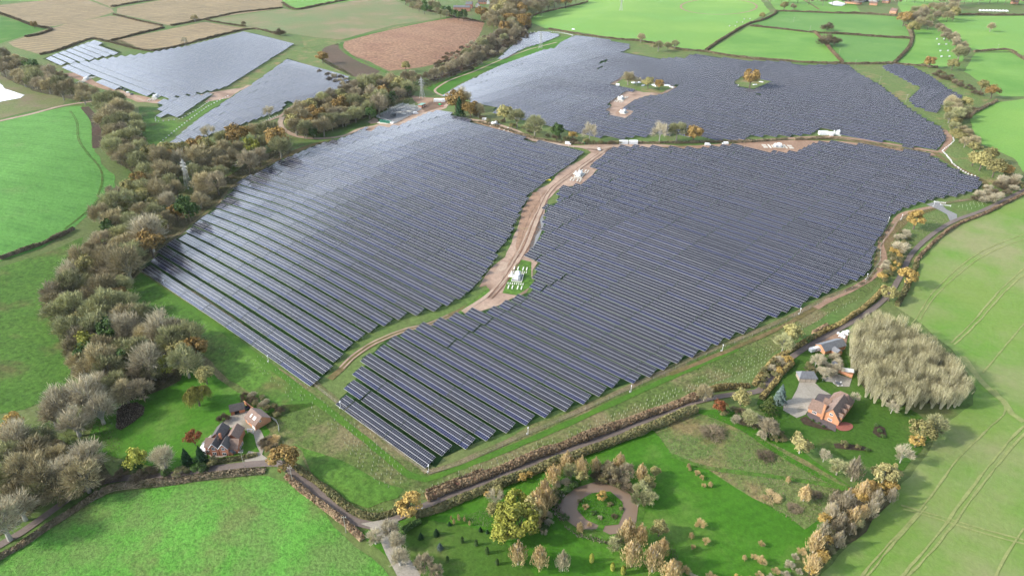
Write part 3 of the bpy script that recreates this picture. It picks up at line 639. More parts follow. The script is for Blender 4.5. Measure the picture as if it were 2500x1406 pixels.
def frame_mesh(n):
    mb = MB(); w = n*MODW/2; k = max(2, round(n/5)+1)
    for i in range(k):
        x = -w+.5+(2*w-1)*i/(k-1)
        for yy in (-DY*.28, DY*.28):
            zt = LOWZ+(yy/DY+.5)*DZ-.1
            mb.box(x-.06, x+.06, yy-.06, yy+.06, -.4, zt)
        mb.poly([(x-.05, -DY*.46, LOWZ+.04*DZ-.2), (x+.05, -DY*.46, LOWZ+.04*DZ-.2), (x+.05, DY*.46, LOWZ+.96*DZ-.2), (x-.05, DY*.46, LOWZ+.96*DZ-.2),
                 (x-.05, -DY*.46, LOWZ+.04*DZ-.08), (x+.05, -DY*.46, LOWZ+.04*DZ-.08), (x+.05, DY*.46, LOWZ+.96*DZ-.08), (x-.05, DY*.46, LOWZ+.96*DZ-.08)],
                [(0,3,2,1),(4,5,6,7),(0,1,5,4),(1,2,6,5),(2,3,7,6),(3,0,4,7)])
    for yy in (-DY*.28, DY*.28):
        zt = LOWZ+(yy/DY+.5)*DZ; mb.box(-w+.3, w-.3, yy-.05, yy+.05, zt-.2, zt-.1)
    o = mb.build('support_frame', 'steel'); me = o.data; bpy.data.objects.remove(o); return me
ORD = 'first second third fourth fifth sixth seventh eighth ninth tenth eleventh twelfth thirteenth fourteenth fifteenth sixteenth seventeenth eighteenth nineteenth twentieth'.split()
TABLES = []
def fill_block(name, outline, pitch, y_first, x_shift=0.0, holes=(), nmod=26):
    H = 1.8
    def pw(q): return [at(px, py, H)[:2] for px, py in q]
    W = pw(outline); HW = [pw(h) for h in holes]
    ymin = min(p[1] for p in W); ymax = max(p[1] for p in W)
    L = nmod*MODW+.45; row = 0; y = y_first
    while y < ymax:
        if y > ymin:
            iv = inside_intervals(W, y); cuts = []
            for h in HW: cuts += inside_intervals(h, y)
            sh = x_shift + 5.0*math.floor(row/11.0)*((row//11) % 3 - 1)
            for a, b in iv:
                segs = [(a, b)]
                for c0, c1 in cuts:
                    segs = [s for q in segs for s in ([(q[0], min(q[1], c0)), (max(q[0], c1), q[1])] if c0 < q[1] and c1 > q[0] else [q]) if s[1]-s[0] > 3]
                for s0, s1 in segs:
                    k = math.floor((s0-sh)/L)
                    while sh+k*L < s1:
                        c0 = max(s0, sh+k*L); c1 = min(s1, sh+(k+1)*L); n = int((c1-c0-.25)/MODW)
                        if n >= 3:
                            cx = c0+.2+n*MODW/2 if c0 > sh+k*L else sh+k*L+.2+n*MODW/2
                            TABLES.append((name, row, cx, y, n))
                        k += 1
            row += 1
        y += pitch
y0B = 146.5+.0-DY/2+.3
fill_block('right', B_, 10.17, y0B, -178.0-29*30.2+.0)
fill_block('left', A_, 10.17, y0B+0.0, -268.0-29*30.2)
fill_block('far', C_, 10.9, 380, -100, C_HOLES)
fill_block('north-east', D_, 10.9, 700, 0)
fill_block('north', E_, 10.9, 700, 0)
fill_block('west', F_, 12.9, 200, -10)
fill_block('west corner', G_, 13.2, 200, 4)
fill_block('west middle', H_, 12.5, 200, 0)
fill_block('creek side', I_, 11.5, 200, 6)
fill_block('creek top', J_, 11.5, 200, 0)
def table_matrix(cx, cy, n):
    L = n*MODW; za = gz(cx-L/2, cy); zb = gz(cx+L/2, cy); sl = math.atan2(zb-za, L)
    q = noise.noise(Vector((cx*.013, cy*.013, 1)))*.05 + noise.noise(Vector((cx*.5, cy*.7, 2)))*.012
    return Matrix.Translation((cx, cy, (za+zb)/2)) @ Matrix.Rotation(-sl, 4, 'Y') @ Matrix.Rotation(q, 4, 'X')
def fdepth(x, y): return FW[0]*x + FW[1]*y + abs(RT[0]*x+RT[1]*y)*.05
TABLES.sort(key=lambda t: fdepth(t[2], t[3]))
print('tables', len(TABLES))
rest = []; cache = {}; nind = 0
rr = random.Random(3)
firstrow = {}
for t in TABLES: firstrow[t[0]] = min(firstrow.get(t[0], 999), t[1])
for i, (blk, row, cx, cy, n) in enumerate(TABLES):
    tint = rr.choice((0.3, .4, .52, .7)) if rr.random() < .8 else .6
    mtx = table_matrix(cx, cy, n)
    pxd = fdepth(cx, cy)
    # only tables inside the picture count among the nearest
    if nind < 295 and blk in ('right', 'left'):
        key = (n, tint)
        if key not in cache: cache[key] = panel_mesh('panel_array', [(None, n, tint)])
        if n not in cache: cache[n] = frame_mesh(n)
        e = empty('solar_table', (0, 0, 0)); e.matrix_world = mtx
        r = row-firstrow[blk]
        tag(e, ('tilted dark solar table in the %s row from the front of the %s main block' % (ORD[min(r, 19)], blk)) if n >= 26 else
               ('short end section of solar table in the %s row of the %s main block' % (ORD[min(r, 19)], blk)), 'solar table', 'solar tables in the front rows')
        link(bpy.data.objects.new('panel_array', cache[key]), e); link(bpy.data.objects.new('support_frame', cache[n]), e)
        nind += 1
    else:
        rest.append((mtx, n, tint, {'west': 1.33, 'west corner': 1.2, 'west middle': 1.4, 'creek side': 1.25, 'creek top': 1.25}.get(blk, 1.0)))
o = link(bpy.data.objects.new('solar_tables_beyond', panel_mesh('solar_tables_beyond', rest)))
tag(o, 'hundreds of dark solar tables in rows reaching back across the fields', 'solar tables', kind='stuff')
# ------------------------------------------------------------------ plants
def unit(a): return a/np.maximum(np.linalg.norm(a, axis=-1, keepdims=True), 1e-6)
def blades(p, d, ln, w):
    """thin tapering cards from p along d"""
    n = len(p); r = unit(NR.normal(size=(n, 3))); s = unit(np.cross(d, r))*w
    t = p + d*ln
    return np.stack([p-s, p+s, t+s*.35, t-s*.35], axis=1)
def leaves(p, nrm, size, flat=.6):
    n = len(p); a = unit(nrm + NR.normal(size=(n, 3))*flat)
    u = unit(np.cross(a, unit(NR.normal(size=(n, 3))))); v = np.cross(a, u)
    s = size*(.6+.8*NR.random((n, 1)))
    u = u*s; v = v*s*.8
    return np.stack([p-u-v, p+u-v*.7, p+u*.8+v, p-u*.7+v*.9], axis=1)
def lobe_cloud(n, seed, zc=5.9, rad=(3.6, 3.6, 3.2), lr=(1.1, 1.9), k=22, low=-.55, core=.25):
    rs = np.random.default_rng(seed)
    c = unit(rs.normal(size=(k*3, 3))); c = c[c[:, 2] > low][:k]
    c = c*np.array(rad)*(.62+.38*rs.random((len(c), 1))) + np.array([0, 0, zc])
    R = lr[0]+(lr[1]-lr[0])*rs.random(len(c))
    i = rs.integers(0, len(c), n); d = unit(rs.normal(size=(n, 3))+np.array([0, 0, .25]))
    rr_ = (core+(1-core)*rs.random((n, 1))**.5)
    p = c[i] + d*R[i][:, None]*rr_
    out = unit(p-np.array([0, 0, zc-1.5]))
    return p, unit(d+out), out, c
def trunk_mesh(name, tips, mat, r=.32, top=4.2, lean=0, seed=1):
    rr = random.Random(seed); mb = MB(); k = Vector((lean*.3, 0, top))
    mb.tube((0, 0, -.4), (lean*.1, 0, top*.45), r, r*.8, 7); mb.tube((lean*.1, 0, top*.45), k, r*.8, r*.6, 7)
    for q in tips:
        q = Vector(q); m = k.lerp(q, .5)+Vector((rr.uniform(-.4, .4), rr.uniform(-.4, .4), rr.uniform(-.1, .5)))
        s0 = Vector((lean*.1, 0, top*rr.uniform(.5, 1)))
        mb.tube(s0, m, r*.38, r*.24, 5); mb.tube(m, q, r*.24, r*.07, 4)
        for _ in range(2):
            e = q+Vector((rr.uniform(-1, 1), rr.uniform(-1, 1), rr.uniform(0, 1.1))); mb.tube(m.lerp(q, .6), e, r*.12, r*.04, 3)
    o = mb.build(name, mat); me = o.data; bpy.data.objects.remove(o); return me
PROTO = {}
def proto(kind, mat, variants, maker, tmat, tr=.3, ttop=4.2, nt=11):
    out = []
    for v in range(variants):
        seed = sum(map(ord, kind))*13+v*7
        Q, tips = maker(seed)
        out.append((quads_mesh('crown', Q, mat), trunk_mesh('trunk', tips[:nt], tmat, tr, ttop, 0, seed)))
    PROTO[kind] = out
def mk_bare(n=2300, ln=1.15, w=.085, **kw):
    def f(seed):
        p, d, out, c = lobe_cloud(n, seed, **kw)
        d = unit(d*.7+out*.5+np.array([0, 0, .35])+NR.normal(size=d.shape)*.35)
        Q = blades(p-d*ln*.35, d, ln*(.5+.9*NR.random((n, 1))), w*(.6+.8*NR.random((n, 1))))
        return Q, c
    return f
def mk_leafy(n=1900, size=.27, **kw):
    def f(seed):
        p, d, out, c = lobe_cloud(n, seed, **kw)
        Q = leaves(p, d, size)
        return Q, c
    return f
def mk_willow(seed):
    n = 3400; p, d, out, c = lobe_cloud(n, seed, zc=6.3, rad=(3.4, 3.4, 2.6), lr=(1.2, 1.8), k=18, low=-.2)
    d = unit(out*np.array([.25, .25, 0])+np.array([0, 0, -1.0])+NR.normal(size=d.shape)*.12)
    r = np.linalg.norm(p[:, :2], axis=1, keepdims=True)
    Q = blades(p+out*.3, d, (1.2+2.6*NR.random((n, 1)))*np.clip(r/4, .4, 1), .085)
    Q2 = leaves(p[:900]+out[:900]*.3, out[:900], .14)
    return np.concatenate([Q, Q2]), c
def mk_upright(seed, n=2600, w=.05, spread=3.6, ln=1.9):
    rs = np.random.default_rng(seed); h = rs.random((n, 1))**.8
    a = rs.random((n, 1))*2*math.pi; rad = spread*np.sin(np.clip(.18+h*.98, 0, 1)*math.pi)**.55*np.sqrt(rs.random((n, 1)))*(.9+.3*np.sin(a*5+seed))
    p = np.concatenate([np.cos(a)*rad, np.sin(a)*rad, .9+h*8.0], 1)
    d = unit(np.concatenate([p[:, :2]*.10, np.ones((n, 1))], 1)+NR.normal(size=(n, 3))*.16)
    Q = blades(p, d, ln*(.4+.7*rs.random((n, 1))), w*(.6+.8*rs.random((n, 1))))
    tips = [(math.cos(t)*spread*.5, math.sin(t)*spread*.5, 8.2-abs(t % 2-1)) for t in np.arange(0, 6.2, .75)]
    return Q, tips
def mk_vase(seed, n=560, w=.065, ln=1.9):
    rs = np.random.default_rng(seed); h = rs.random((n, 1))**.6; a = rs.random((n, 1))*2*math.pi; q = np.sqrt(rs.random((n, 1)))
    st = np.floor(rs.random((n, 1))*9); q = q*.55+.45*((st*.37) % 1.0); a = a*.35+st*.698
    rad = 5.2*(.25+.8*h)*q; p = np.concatenate([np.cos(a)*rad, np.sin(a)*rad, .6+h*8.6*(1-.22*(rad/5)**2)], 1)
    d = unit(np.concatenate([p[:, :2]*.06, np.ones((n, 1))], 1)+NR.normal(size=(n, 3))*.15)
    tips = [(math.cos(t)*3.0, math.sin(t)*3.0, 7.6) for t in np.arange(0, 6.2, .6)]
    return blades(p, d, ln*(.4+.7*rs.random((n, 1))), w*(.6+.8*rs.random((n, 1)))), tips
def mk_conifer(seed, n=2600, droop=.35):
    rs = np.random.default_rng(seed); h = rs.random((n, 1))**.85; a = rs.random((n, 1))*2*math.pi
    tier = (h*11) % 1.0
    rad = 4.6*(1-h)**.85*(.72+.45*(1-tier))*np.sqrt(.25+.75*rs.random((n, 1)))*(.85+.2*np.sin(a*7+h*20))
    p = np.concatenate([np.cos(a)*rad, np.sin(a)*rad, .5+h*9.3-rad*droop*.5], 1)
    out = unit(np.concatenate([np.cos(a), np.sin(a), .5+0*a], 1))
    return leaves(p, out, .24, .5), [(0, 0, 8.5)]
def mk_cedar(seed, n=3000):
    rs = np.random.default_rng(seed); pts = []; nr = []
    k = 46
    for i in range(k):
        h = i/k; a = i*2.399; L = 4.9*(1-h)**.75+.3
        m = n//k; t = rs.random((m, 1)); sp = (rs.random((m, 1))-.5)*1.5*(1-t*.6)
        x = np.cos(a)*t*L-np.sin(a)*sp; y = np.sin(a)*t*L+np.cos(a)*sp; z = 1+h*8.6-t*t*.9+rs.random((m, 1))*.35
        pts.append(np.concatenate([x, y, z], 1))
    p = np.concatenate(pts); o = np.tile(np.array([[0, 0, 1.0]]), (len(p), 1))
    return leaves(p, o, .22, .5), [(0, 0, 8.5)]
def mk_column(seed, n=1500):
    rs = np.random.default_rng(seed); h = rs.random((n, 1)); a = rs.random((n, 1))*2*math.pi
    rad = 4.6*np.clip(np.sin(np.clip(h*.9+.12, 0, 1)*math.pi), .05, 1)**.5*(.86+.14*rs.random((n, 1)))
    p = np.concatenate([np.cos(a)*rad, np.sin(a)*rad, .2+h*9.6], 1); out = unit(np.concatenate([np.cos(a), np.sin(a), .4+0*a], 1))
    return leaves(p, out, .62, .5)*np.array([1, 1, 1.0]), [(0, 0, 7.0)]
def mk_bush(n=1500, size=.3, bl=False):
    def f(seed):
        p, d, out, c = lobe_cloud(n, seed, zc=3.6, rad=(3.7, 3.7, 3.4), lr=(1.3, 2.2), k=14, low=-.3)
        if bl: Q = blades(p-out*.5, unit(out+np.array([0, 0, .4])+NR.normal(size=d.shape)*.4), 1.5*(.5+NR.random((n, 1))), .09)
        else: Q = leaves(p, d, size)
        return Q, c
    return f
BR = mk_bare(); BR2 = mk_bare(k=30, lr=(.9, 1.5), rad=(3.8, 3.8, 3.4)); BOAK = None
proto('bare', 'bare', 4, BR, 'bark_mid', .44, 3.8, 16)
proto('bare_pink', 'bare_pink', 2, BR2, 'bark', .3)
proto('bare_olive', 'bare_olive', 3, BR2, 'bark_mid', .4, 3.8, 14)
proto('bare_pale', 'bare_pale', 3, mk_bare(1500, 1.8, .075, k=20, rad=(3.4, 3.4, 3.2), lr=(1.2, 1.8)), 'bark_pale', .62, 3.0, 20)
proto('small_bare', 'bare_pale', 2, mk_bare(1100, 1.4, .07, k=12), 'bark_pale', .3)
proto('upright', 'upright', 5, mk_vase, 'bark_pale', .26, 2.4)
for i_, (cr_, tk_) in enumerate(PROTO['upright']):
    r_ = random.Random(i_); mb_ = MB()
    for q_ in range(15):
        a_ = q_*2.4+i_; R_ = 4.4*math.sqrt((q_+.5)/15); z_ = 7.2+r_.uniform(0, 2.0); m_ = Vector((R_*.45*math.cos(a_), R_*.45*math.sin(a_), 3.6))
        mb_.tube((math.cos(a_)*.5, math.sin(a_)*.5, -.3), m_, .13, .10, 4); mb_.tube(m_, (R_*math.cos(a_), R_*math.sin(a_), z_), .10, .045, 4)
        for _ in range(3):
            t_ = r_.uniform(.3, .8); p_ = m_.lerp(Vector((R_*math.cos(a_), R_*math.sin(a_), z_)), t_); mb_.tube(p_, p_+Vector((r_.uniform(-.7, .7), r_.uniform(-.7, .7), r_.uniform(1.2, 2.2))), .06, .03, 3)
    o_ = mb_.build('trunk', 'straw_bark'); PROTO['upright'][i_] = (cr_, o_.data); bpy.data.objects.remove(o_)
proto('oak', 'oak', 3, mk_leafy(1900, .27), 'bark', .34)
proto('oak_g', 'oak_g', 3, mk_leafy(1900, .27), 'bark', .34)
proto('oak_gold', 'gold', 2, mk_leafy(1500, .26, k=20, lr=(.9, 1.5)), 'bark', .36)
proto('yellow', 'yellow_leaf', 2, mk_leafy(1900, .27), 'bark', .3)
proto('cream', 'cream_leaf', 2, mk_leafy(1900, .27, k=18, lr=(1.1, 1.9)), 'bark_pale', .3)
proto('willow', 'willow', 1, mk_willow, 'bark', .4)
proto('rust', 'rust', 1, mk_leafy(1800, .26), 'bark', .25)
proto('green', 'green', 2, mk_leafy(1700, .28), 'bark', .3)
proto('birch', 'peach', 3, lambda s: mk_upright(s, 1500, .15, 3.9, 1.3), 'bark_birch', .3, 4.5)
proto('birch_bare', 'bare_pink', 2, lambda s: mk_upright(s, 1500, .10, 3.6, 1.5), 'bark_birch', .34, 5.0)
proto('fir', 'fir', 2, mk_conifer, 'bark', .3)
proto('spruce', 'spruce', 1, mk_conifer, 'bark', .3)
proto('cedar', 'cedar', 1, mk_cedar, 'bark', .35)
proto('column', 'green', 1, mk_column, 'bark', .6, 1.0)
proto('column_y', 'yellow_leaf', 1, mk_column, 'bark', .6, 1.0)
proto('bush', 'hedge', 2, mk_bush(1500, .3, True), 'bark', .3, 1.0)
proto('bush_pale', 'bare_pale', 2, mk_bush(1600, .3, True), 'bark', .3, 1.0)
proto('bush_g', 'hedge_g', 2, mk_bush(1500, .26), 'bark', .3, 1.0)
proto('bush_green', 'green', 2, mk_bush(1300, .28), 'bark', .3, 1.0)
proto('bush_gold', 'gold', 1, mk_bush(1300, .28), 'bark', .3, 1.0)
proto('bush_peach', 'peach', 1, mk_bush(1300, .3, True), 'bark', .3, 1.0)
NAMES = dict(bare='bare_tree', bare_pink='bare_tree', bare_olive='bare_tree', bare_pale='pale_tree', small_bare='pale_tree', upright='osier_tree', oak='oak_tree', oak_g='oak_tree', oak_gold='oak_tree',
             yellow='yellow_tree', cream='cream_willow_tree', willow='weeping_willow_tree', rust='maple_tree', green='evergreen_tree', birch='birch_tree', birch_bare='birch_tree', fir='fir_tree', spruce='spruce_tree',
             cedar='cedar_tree', column='column_cypress', column_y='column_cypress', bush='shrub', bush_pale='shrub', bush_g='shrub', bush_green='shrub', bush_gold='shrub', bush_peach='shrub')
TR = random.Random(11)
RATIO = dict(bare=.86, bare_pink=.9, bare_olive=.86, bare_pale=.95, small_bare=1.0, upright=1.75, oak=.85, oak_g=.85, oak_gold=.85, yellow=.95, cream=.9, willow=.9, rust=.95, green=1.0, birch=1.6, birch_bare=1.55,
             fir=1.25, spruce=1.2, cedar=1.0, column=2.2, column_y=2.4, bush=.7, bush_pale=.7, bush_g=.65, bush_green=.7, bush_gold=.8, bush_peach=.8)
def plant(kind, cx, cy, wpx, label, group=None, ratio=None):
    if kind in ('birch', 'birch_bare') and wpx > 18: wpx *= 1.15
    ratio = ratio or RATIO[kind]; H = 10
    for _ in range(4):
        x, y, s = at(cx, cy, H*.55); Wm = wpx*s*1.08; H = Wm*ratio
    cr, tk = TR.choice(PROTO[kind]); nm = NAMES[kind]
    e = empty(nm, (x, y, gz(x, y)-.05), TR.uniform(0, 6.28)); e.scale = (Wm/10, Wm/10, H/10)
    tag(e, label, 'shrub' if nm == 'shrub' else 'tree', group)
    link(bpy.data.objects.new('trunk', tk), e); link(bpy.data.objects.new('crown', cr), e)
    return e
PH = dict(bare='bare grey-brown tree', bare_pink='bare pinkish-brown tree', bare_olive='bare olive-brown tree', bare_pale='pale beige bare tree', small_bare='small pale bare tree', upright='straw-coloured tree with upswept twigs',
          oak='orange-brown oak', oak_g='green-gold oak', oak_gold='golden oak', yellow='yellow-green leafy tree', cream='cream-yellow tree', green='dark green tree', birch='peach-leaved birch', birch_bare='bare birch with white stem', fir='dark green fir',
          bush='brown leafless shrub', bush_pale='pale beige shrub', bush_g='olive green shrub', bush_green='green shrub', bush_gold='golden shrub', bush_peach='peach-coloured shrub')
def inpoly(q, x, y):
    c = False
    for (x0, y0), (x1, y1) in zip(q, q[1:]+q[:1]):
        if (y0 > y) != (y1 > y) and x < (x1-x0)*(y-y0)/(y1-y0)+x0: c = not c
    return c
def fill(poly, spacing, wr, kinds, where, group, seed=1, ratio=None, asp=.62):
    """kinds: list of (kind, weight). Trees spread evenly over an outline of crown centres"""
    r = random.Random(seed); x0 = min(p[0] for p in poly); x1 = max(p[0] for p in poly); y0 = min(p[1] for p in poly); y1 = max(p[1] for p in poly)
    pts = []; n = int((x1-x0)*(y1-y0)/(spacing*spacing*asp)*14)
    for _ in range(n):
        x = r.uniform(x0, x1); y = r.uniform(y0, y1)
        if inpoly(poly, x, y) and not any(abs(x-a) < b and c < y < d for a, b, c, d in ((461, 24, 425, 500), (1031, 16, 205, 260))) and all(((x-a)/spacing)**2+((y-b)/(spacing*asp))**2 > 1 for a, b in pts): pts.append((x, y))
    ks = [k for k, w_ in kinds for _ in range(w_)]
    for x, y in pts:
        k = r.choice(ks); plant(k, x, y, r.uniform(*wr), PH[k]+' '+where, group, (ratio or RATIO[k])*r.uniform(.82, 1.22))
    return len(pts)

def cards_on(name, poly, per_m2, size, h, mat, label, cat, blade=True, world=False, kind='stuff', up=.7, cap=60000, w=.05):
    """low growth scattered on a patch of ground"""
    W = poly if world else PP(poly)
    xs = [p[0] for p in W]; ys = [p[1] for p in W]; ar = (max(xs)-min(xs))*(max(ys)-min(ys)); n = int(min(ar*per_m2, cap))
    rs = np.random.default_rng(len(bpy.data.objects)); X = rs.uniform(min(xs), max(xs), n); Y = rs.uniform(min(ys), max(ys), n)
    pts = [(x, y, gz(x, y)) for x, y in zip(X, Y) if inpoly(W, x, y)]
    if not pts: return
    p = np.array(pts); m = len(p)
    cl = np.array([noise.noise(Vector((a*.12, b*.12, 3))) for a, b, c in pts])*.5+.7
    p[:, 2] += rs.random(m)*h*.75*cl
    d = unit(np.stack([rs.normal(size=m)*(1-up), rs.normal(size=m)*(1-up), np.full(m, up)], 1))
    Q = blades(p, d, size*(.5+rs.random((m, 1))), w) if blade else leaves(p, d, size)
    o = link(bpy.data.objects.new(name, quads_mesh(name, Q, mat))); tag(o, label, cat, None, kind); return o

def hedge(pts, w, h, mat, label, dens=None, tree=False, world=False):
    W = catmull(pts if world else PP(pts), 2.5); rr = random.Random(len(W)*7+int(w*10)); V = []; F = []
    dist = sum(fdepth(*p) for p in W)/len(W); cs = .26+dist*.00045; dens = dens or max(10, min(40, 6500/dist))
    P3 = []; D3 = []
    prof = [(-.5, 0), (-.48, .6), (-.28, .93), (.28, .95), (.48, .6), (.5, 0)]
    for i, p in enumerate(W):
        a = W[max(i-1, 0)]; b = W[min(i+1, len(W)-1)]; dx, dy = b[0]-a[0], b[1]-a[1]; L = math.hypot(dx, dy) or 1
        nx, ny = -dy/L, dx/L; hh = h*(.6+.8*(noise.noise(Vector((p[0]*.08, p[1]*.08, 0)))+.5)); ww = w*(.8+.35*(noise.noise(Vector((p[0]*.11, p[1]*.11, 5)))+.5))
        for o_, z in prof:
            j = rr.uniform(-.08, .08)*w
            x = p[0]+nx*(o_*ww*.85+j); y = p[1]+ny*(o_*ww*.85+j); V.append((x, y, gz(x, y)-.15+z*hh*.85+rr.uniform(-.1, .1)*(z > 0)))
        if i:
            k = 6*(i-1)
            for q in range(5): F.append((k+q, k+q+1, k+7+q, k+6+q))
            m = int(L*.5*dens*(w+2*h)/6)+1
            for _ in range(m):
                t = rr.random(); u = rr.uniform(-1, 1); x0 = W[i-1][0]+(p[0]-W[i-1][0])*t; y0 = W[i-1][1]+(p[1]-W[i-1][1])*t
                th = u*1.9; ox = math.sin(th)*ww*.5; zz = hh*(.42+.5*math.cos(th))+rr.uniform(-.1, .25)
                x = x0+nx*ox; y = y0+ny*ox; P3.append((x, y, gz(x, y)+max(zz, .05))); D3.append((nx*math.sin(th), ny*math.sin(th), max(math.cos(th), 0)+.4))
    V2 = [v for v in V]; Fc = F + [tuple(range(5, -1, -1)), tuple(range(len(V)-6, len(V)))]
    Q = leaves(np.array(P3), unit(np.array(D3)), cs, .9)
    k = len(V2); V2 += [tuple(v) for v in Q.reshape(-1, 3)]; Fc += [(k+4*i, k+4*i+1, k+4*i+2, k+4*i+3) for i in range(len(Q))]
    o = mesh_obj('hedge', V2, Fc, mat); tag(o, label, 'hedge'); return o

# woods
WB = [('bare', 8), ('bare_olive', 9), ('bare_pink', 3), ('oak', 1), ('oak_g', 3), ('bare_pale', 3), ('green', 1), ('yellow', 1)]
G1 = 'trees of the creekside wood'
n = 0
n += fill([(215,590),(290,560),(370,560),(385,590),(320,640),(300,680),(300,740),(370,790),(450,800),(480,850),(440,900),(400,905),(360,950),(280,965),(230,940),(185,880),(165,800),(128,740),(140,690),(190,640)], 37, (54, 90), WB, 'in the creekside wood left of the main panel blocks', G1, 1)
n += fill([(260,560),(230,520),(250,490),(330,440),(370,395),(440,350),(560,330),(650,312),(700,335),(700,355),(600,400),(540,440),(500,490),(430,540),(360,580),(290,600)], 31, (40, 70), WB+[('oak_g', 1), ('oak', 1)], 'in the narrow wood between the lattice pylon and creek panels', G1, 2)
n += fill([(245,240),(295,246),(335,290),(350,350),(335,395),(285,385),(258,330)], 21, (38, 58), [('bare', 3), ('bare_pale', 0), ('bare_olive', 3), ('bare_pink', 1)], 'in the grove beside the striped green crop field', 'trees of the grove by the crop field', 3)
n += fill([(0,128),(60,148),(120,175),(150,190),(190,212),(240,228),(225,242),(170,232),(100,212),(50,190),(0,165)], 21, (28, 44), [('bare', 4), ('bare_olive', 3), ('green', 1), ('bare_pink', 2), ('cream', 1)], 'in the belt above the small white lake', 'trees of the belt above the lake', 4)
n += fill([(705,275),(740,258),(850,216),(940,190),(985,196),(1005,225),(960,246),(900,270),(820,298),(760,320),(720,312)], 20, (32, 52), [('bare', 4), ('bare_olive', 4), ('oak', 2), ('oak_g', 2), ('bare_pink', 3)], 'in the wood behind the substation', 'trees of the wood behind the substation', 5)
n += fill([(1000,215),(960,252),(900,278),(820,306),(760,326),(720,318),(716,300),(780,306),(860,280),(940,240)], 17, (26, 38), [('bare', 3), ('bare_olive', 2), ('bare_pink', 1), ('green', 1)], 'along the near edge of the wood behind the substation', 'trees along the near edge of that wood', 55)
n += fill([(980,182),(1060,178),(1100,160),(1170,110),(1200,85),(1230,60),(1290,38),(1300,50),(1270,75),(1230,100),(1180,135),(1120,160),(1050,185),(1000,200)], 17, (20, 36), [('bare', 3), ('bare_pink', 4), ('bare_olive', 2)], 'in the scrubby wood strip below the pink field', 'trees of the scrubby strip', 6)
n += fill([(1240,70),(1180,50),(1200,15),(1210,-6),(1420,-8),(1350,12),(1300,25),(1285,50)], 15, (26, 40), [('bare', 4), ('bare_pink', 2), ('oak', 2), ('bare_olive', 2)], 'in the top wood beside the bright green field', 'trees of the top wood', 7)
n += fill([(0,1050),(60,1050),(130,1075),(190,1100),(240,1130),(220,1170),(160,1190),(100,1215),(50,1250),(0,1275)], 48, (74, 112), [('bare_pale', 5), ('bare', 2), ('bare_olive', 3)], 'in the wood at the lower left bend of the lane', 'trees of the wood by the lane bend', 8)
for i, (x, y, w_) in enumerate([(150,985,90),(205,965,100),(240,1000,80),(125,1010,70),(180,1030,80)]): plant('bare_pale', x, y, w_, 'big pale beige bare tree in the clump left of the oval heather bed', 'pale trees left of the oval bed')
n += fill([(2085,800),(2140,775),(2190,790),(2240,815),(2300,860),(2350,905),(2368,955),(2350,975),(2270,975),(2190,985),(2130,955),(2095,920),(2080,860)], 14.5, (20, 31), [('upright', 1)], 'in the dense grove above the red-roofed house', 'trees of the straw-coloured grove', 9, 1.85)
n += fill([(2300,262),(2330,245),(2375,250),(2345,285),(2352,318),(2390,350),(2400,365),(2370,360),(2335,330),(2312,292)], 17, (26, 40), [('bare', 2), ('bare_olive', 3), ('oak_g', 2), ('bush_pale', 0)], 'in the tree belt along the far right pasture', 'trees of the right pasture belt', 10)
for x, y, w_ in [(2400,392,52),(2432,408,54),(2456,414,40),(2418,378,44),(2380,386,40)]: plant('oak_g' if x != 2456 else 'oak', x, y, w_, 'thick oak in the clump at the right end of the panels', 'oaks at the right end of the panels')
n += fill([(2210,45),(2240,22),(2265,12),(2330,20),(2340,35),(2280,45),(2275,62),(2240,66)], 16, (20, 34), [('bare', 3), ('bare_olive', 2), ('oak_g', 1), ('bare_pink', 2)], 'in the belt beyond the far right paddocks', 'trees beyond the far paddocks', 12)
n += fill([(2285,58),(2320,75),(2345,100),(2370,122),(2355,128),(2330,108),(2300,82)], 13, (18, 26), [('bare_pink', 3), ('bare', 2)], 'in the line between the two right-hand sheep fields', 'trees between the sheep fields', 13)
n += fill([(980,-4),(1060,8),(1100,26),(1140,34),(1130,40),(1060,30),(1000,12)], 13, (16, 26), [('green', 2), ('bare', 2), ('bare_olive', 2)], 'around the distant red-brick mansion', 'trees around the mansion', 14)
n += fill([(1870,-8),(2560,-8),(2560,2),(2300,2),(1900,-2)], 17, (20, 30), [('bare', 3), ('bare_pink', 2), ('green', 1)], 'along the skyline edge at the top right', 'trees at the top right edge', 15)
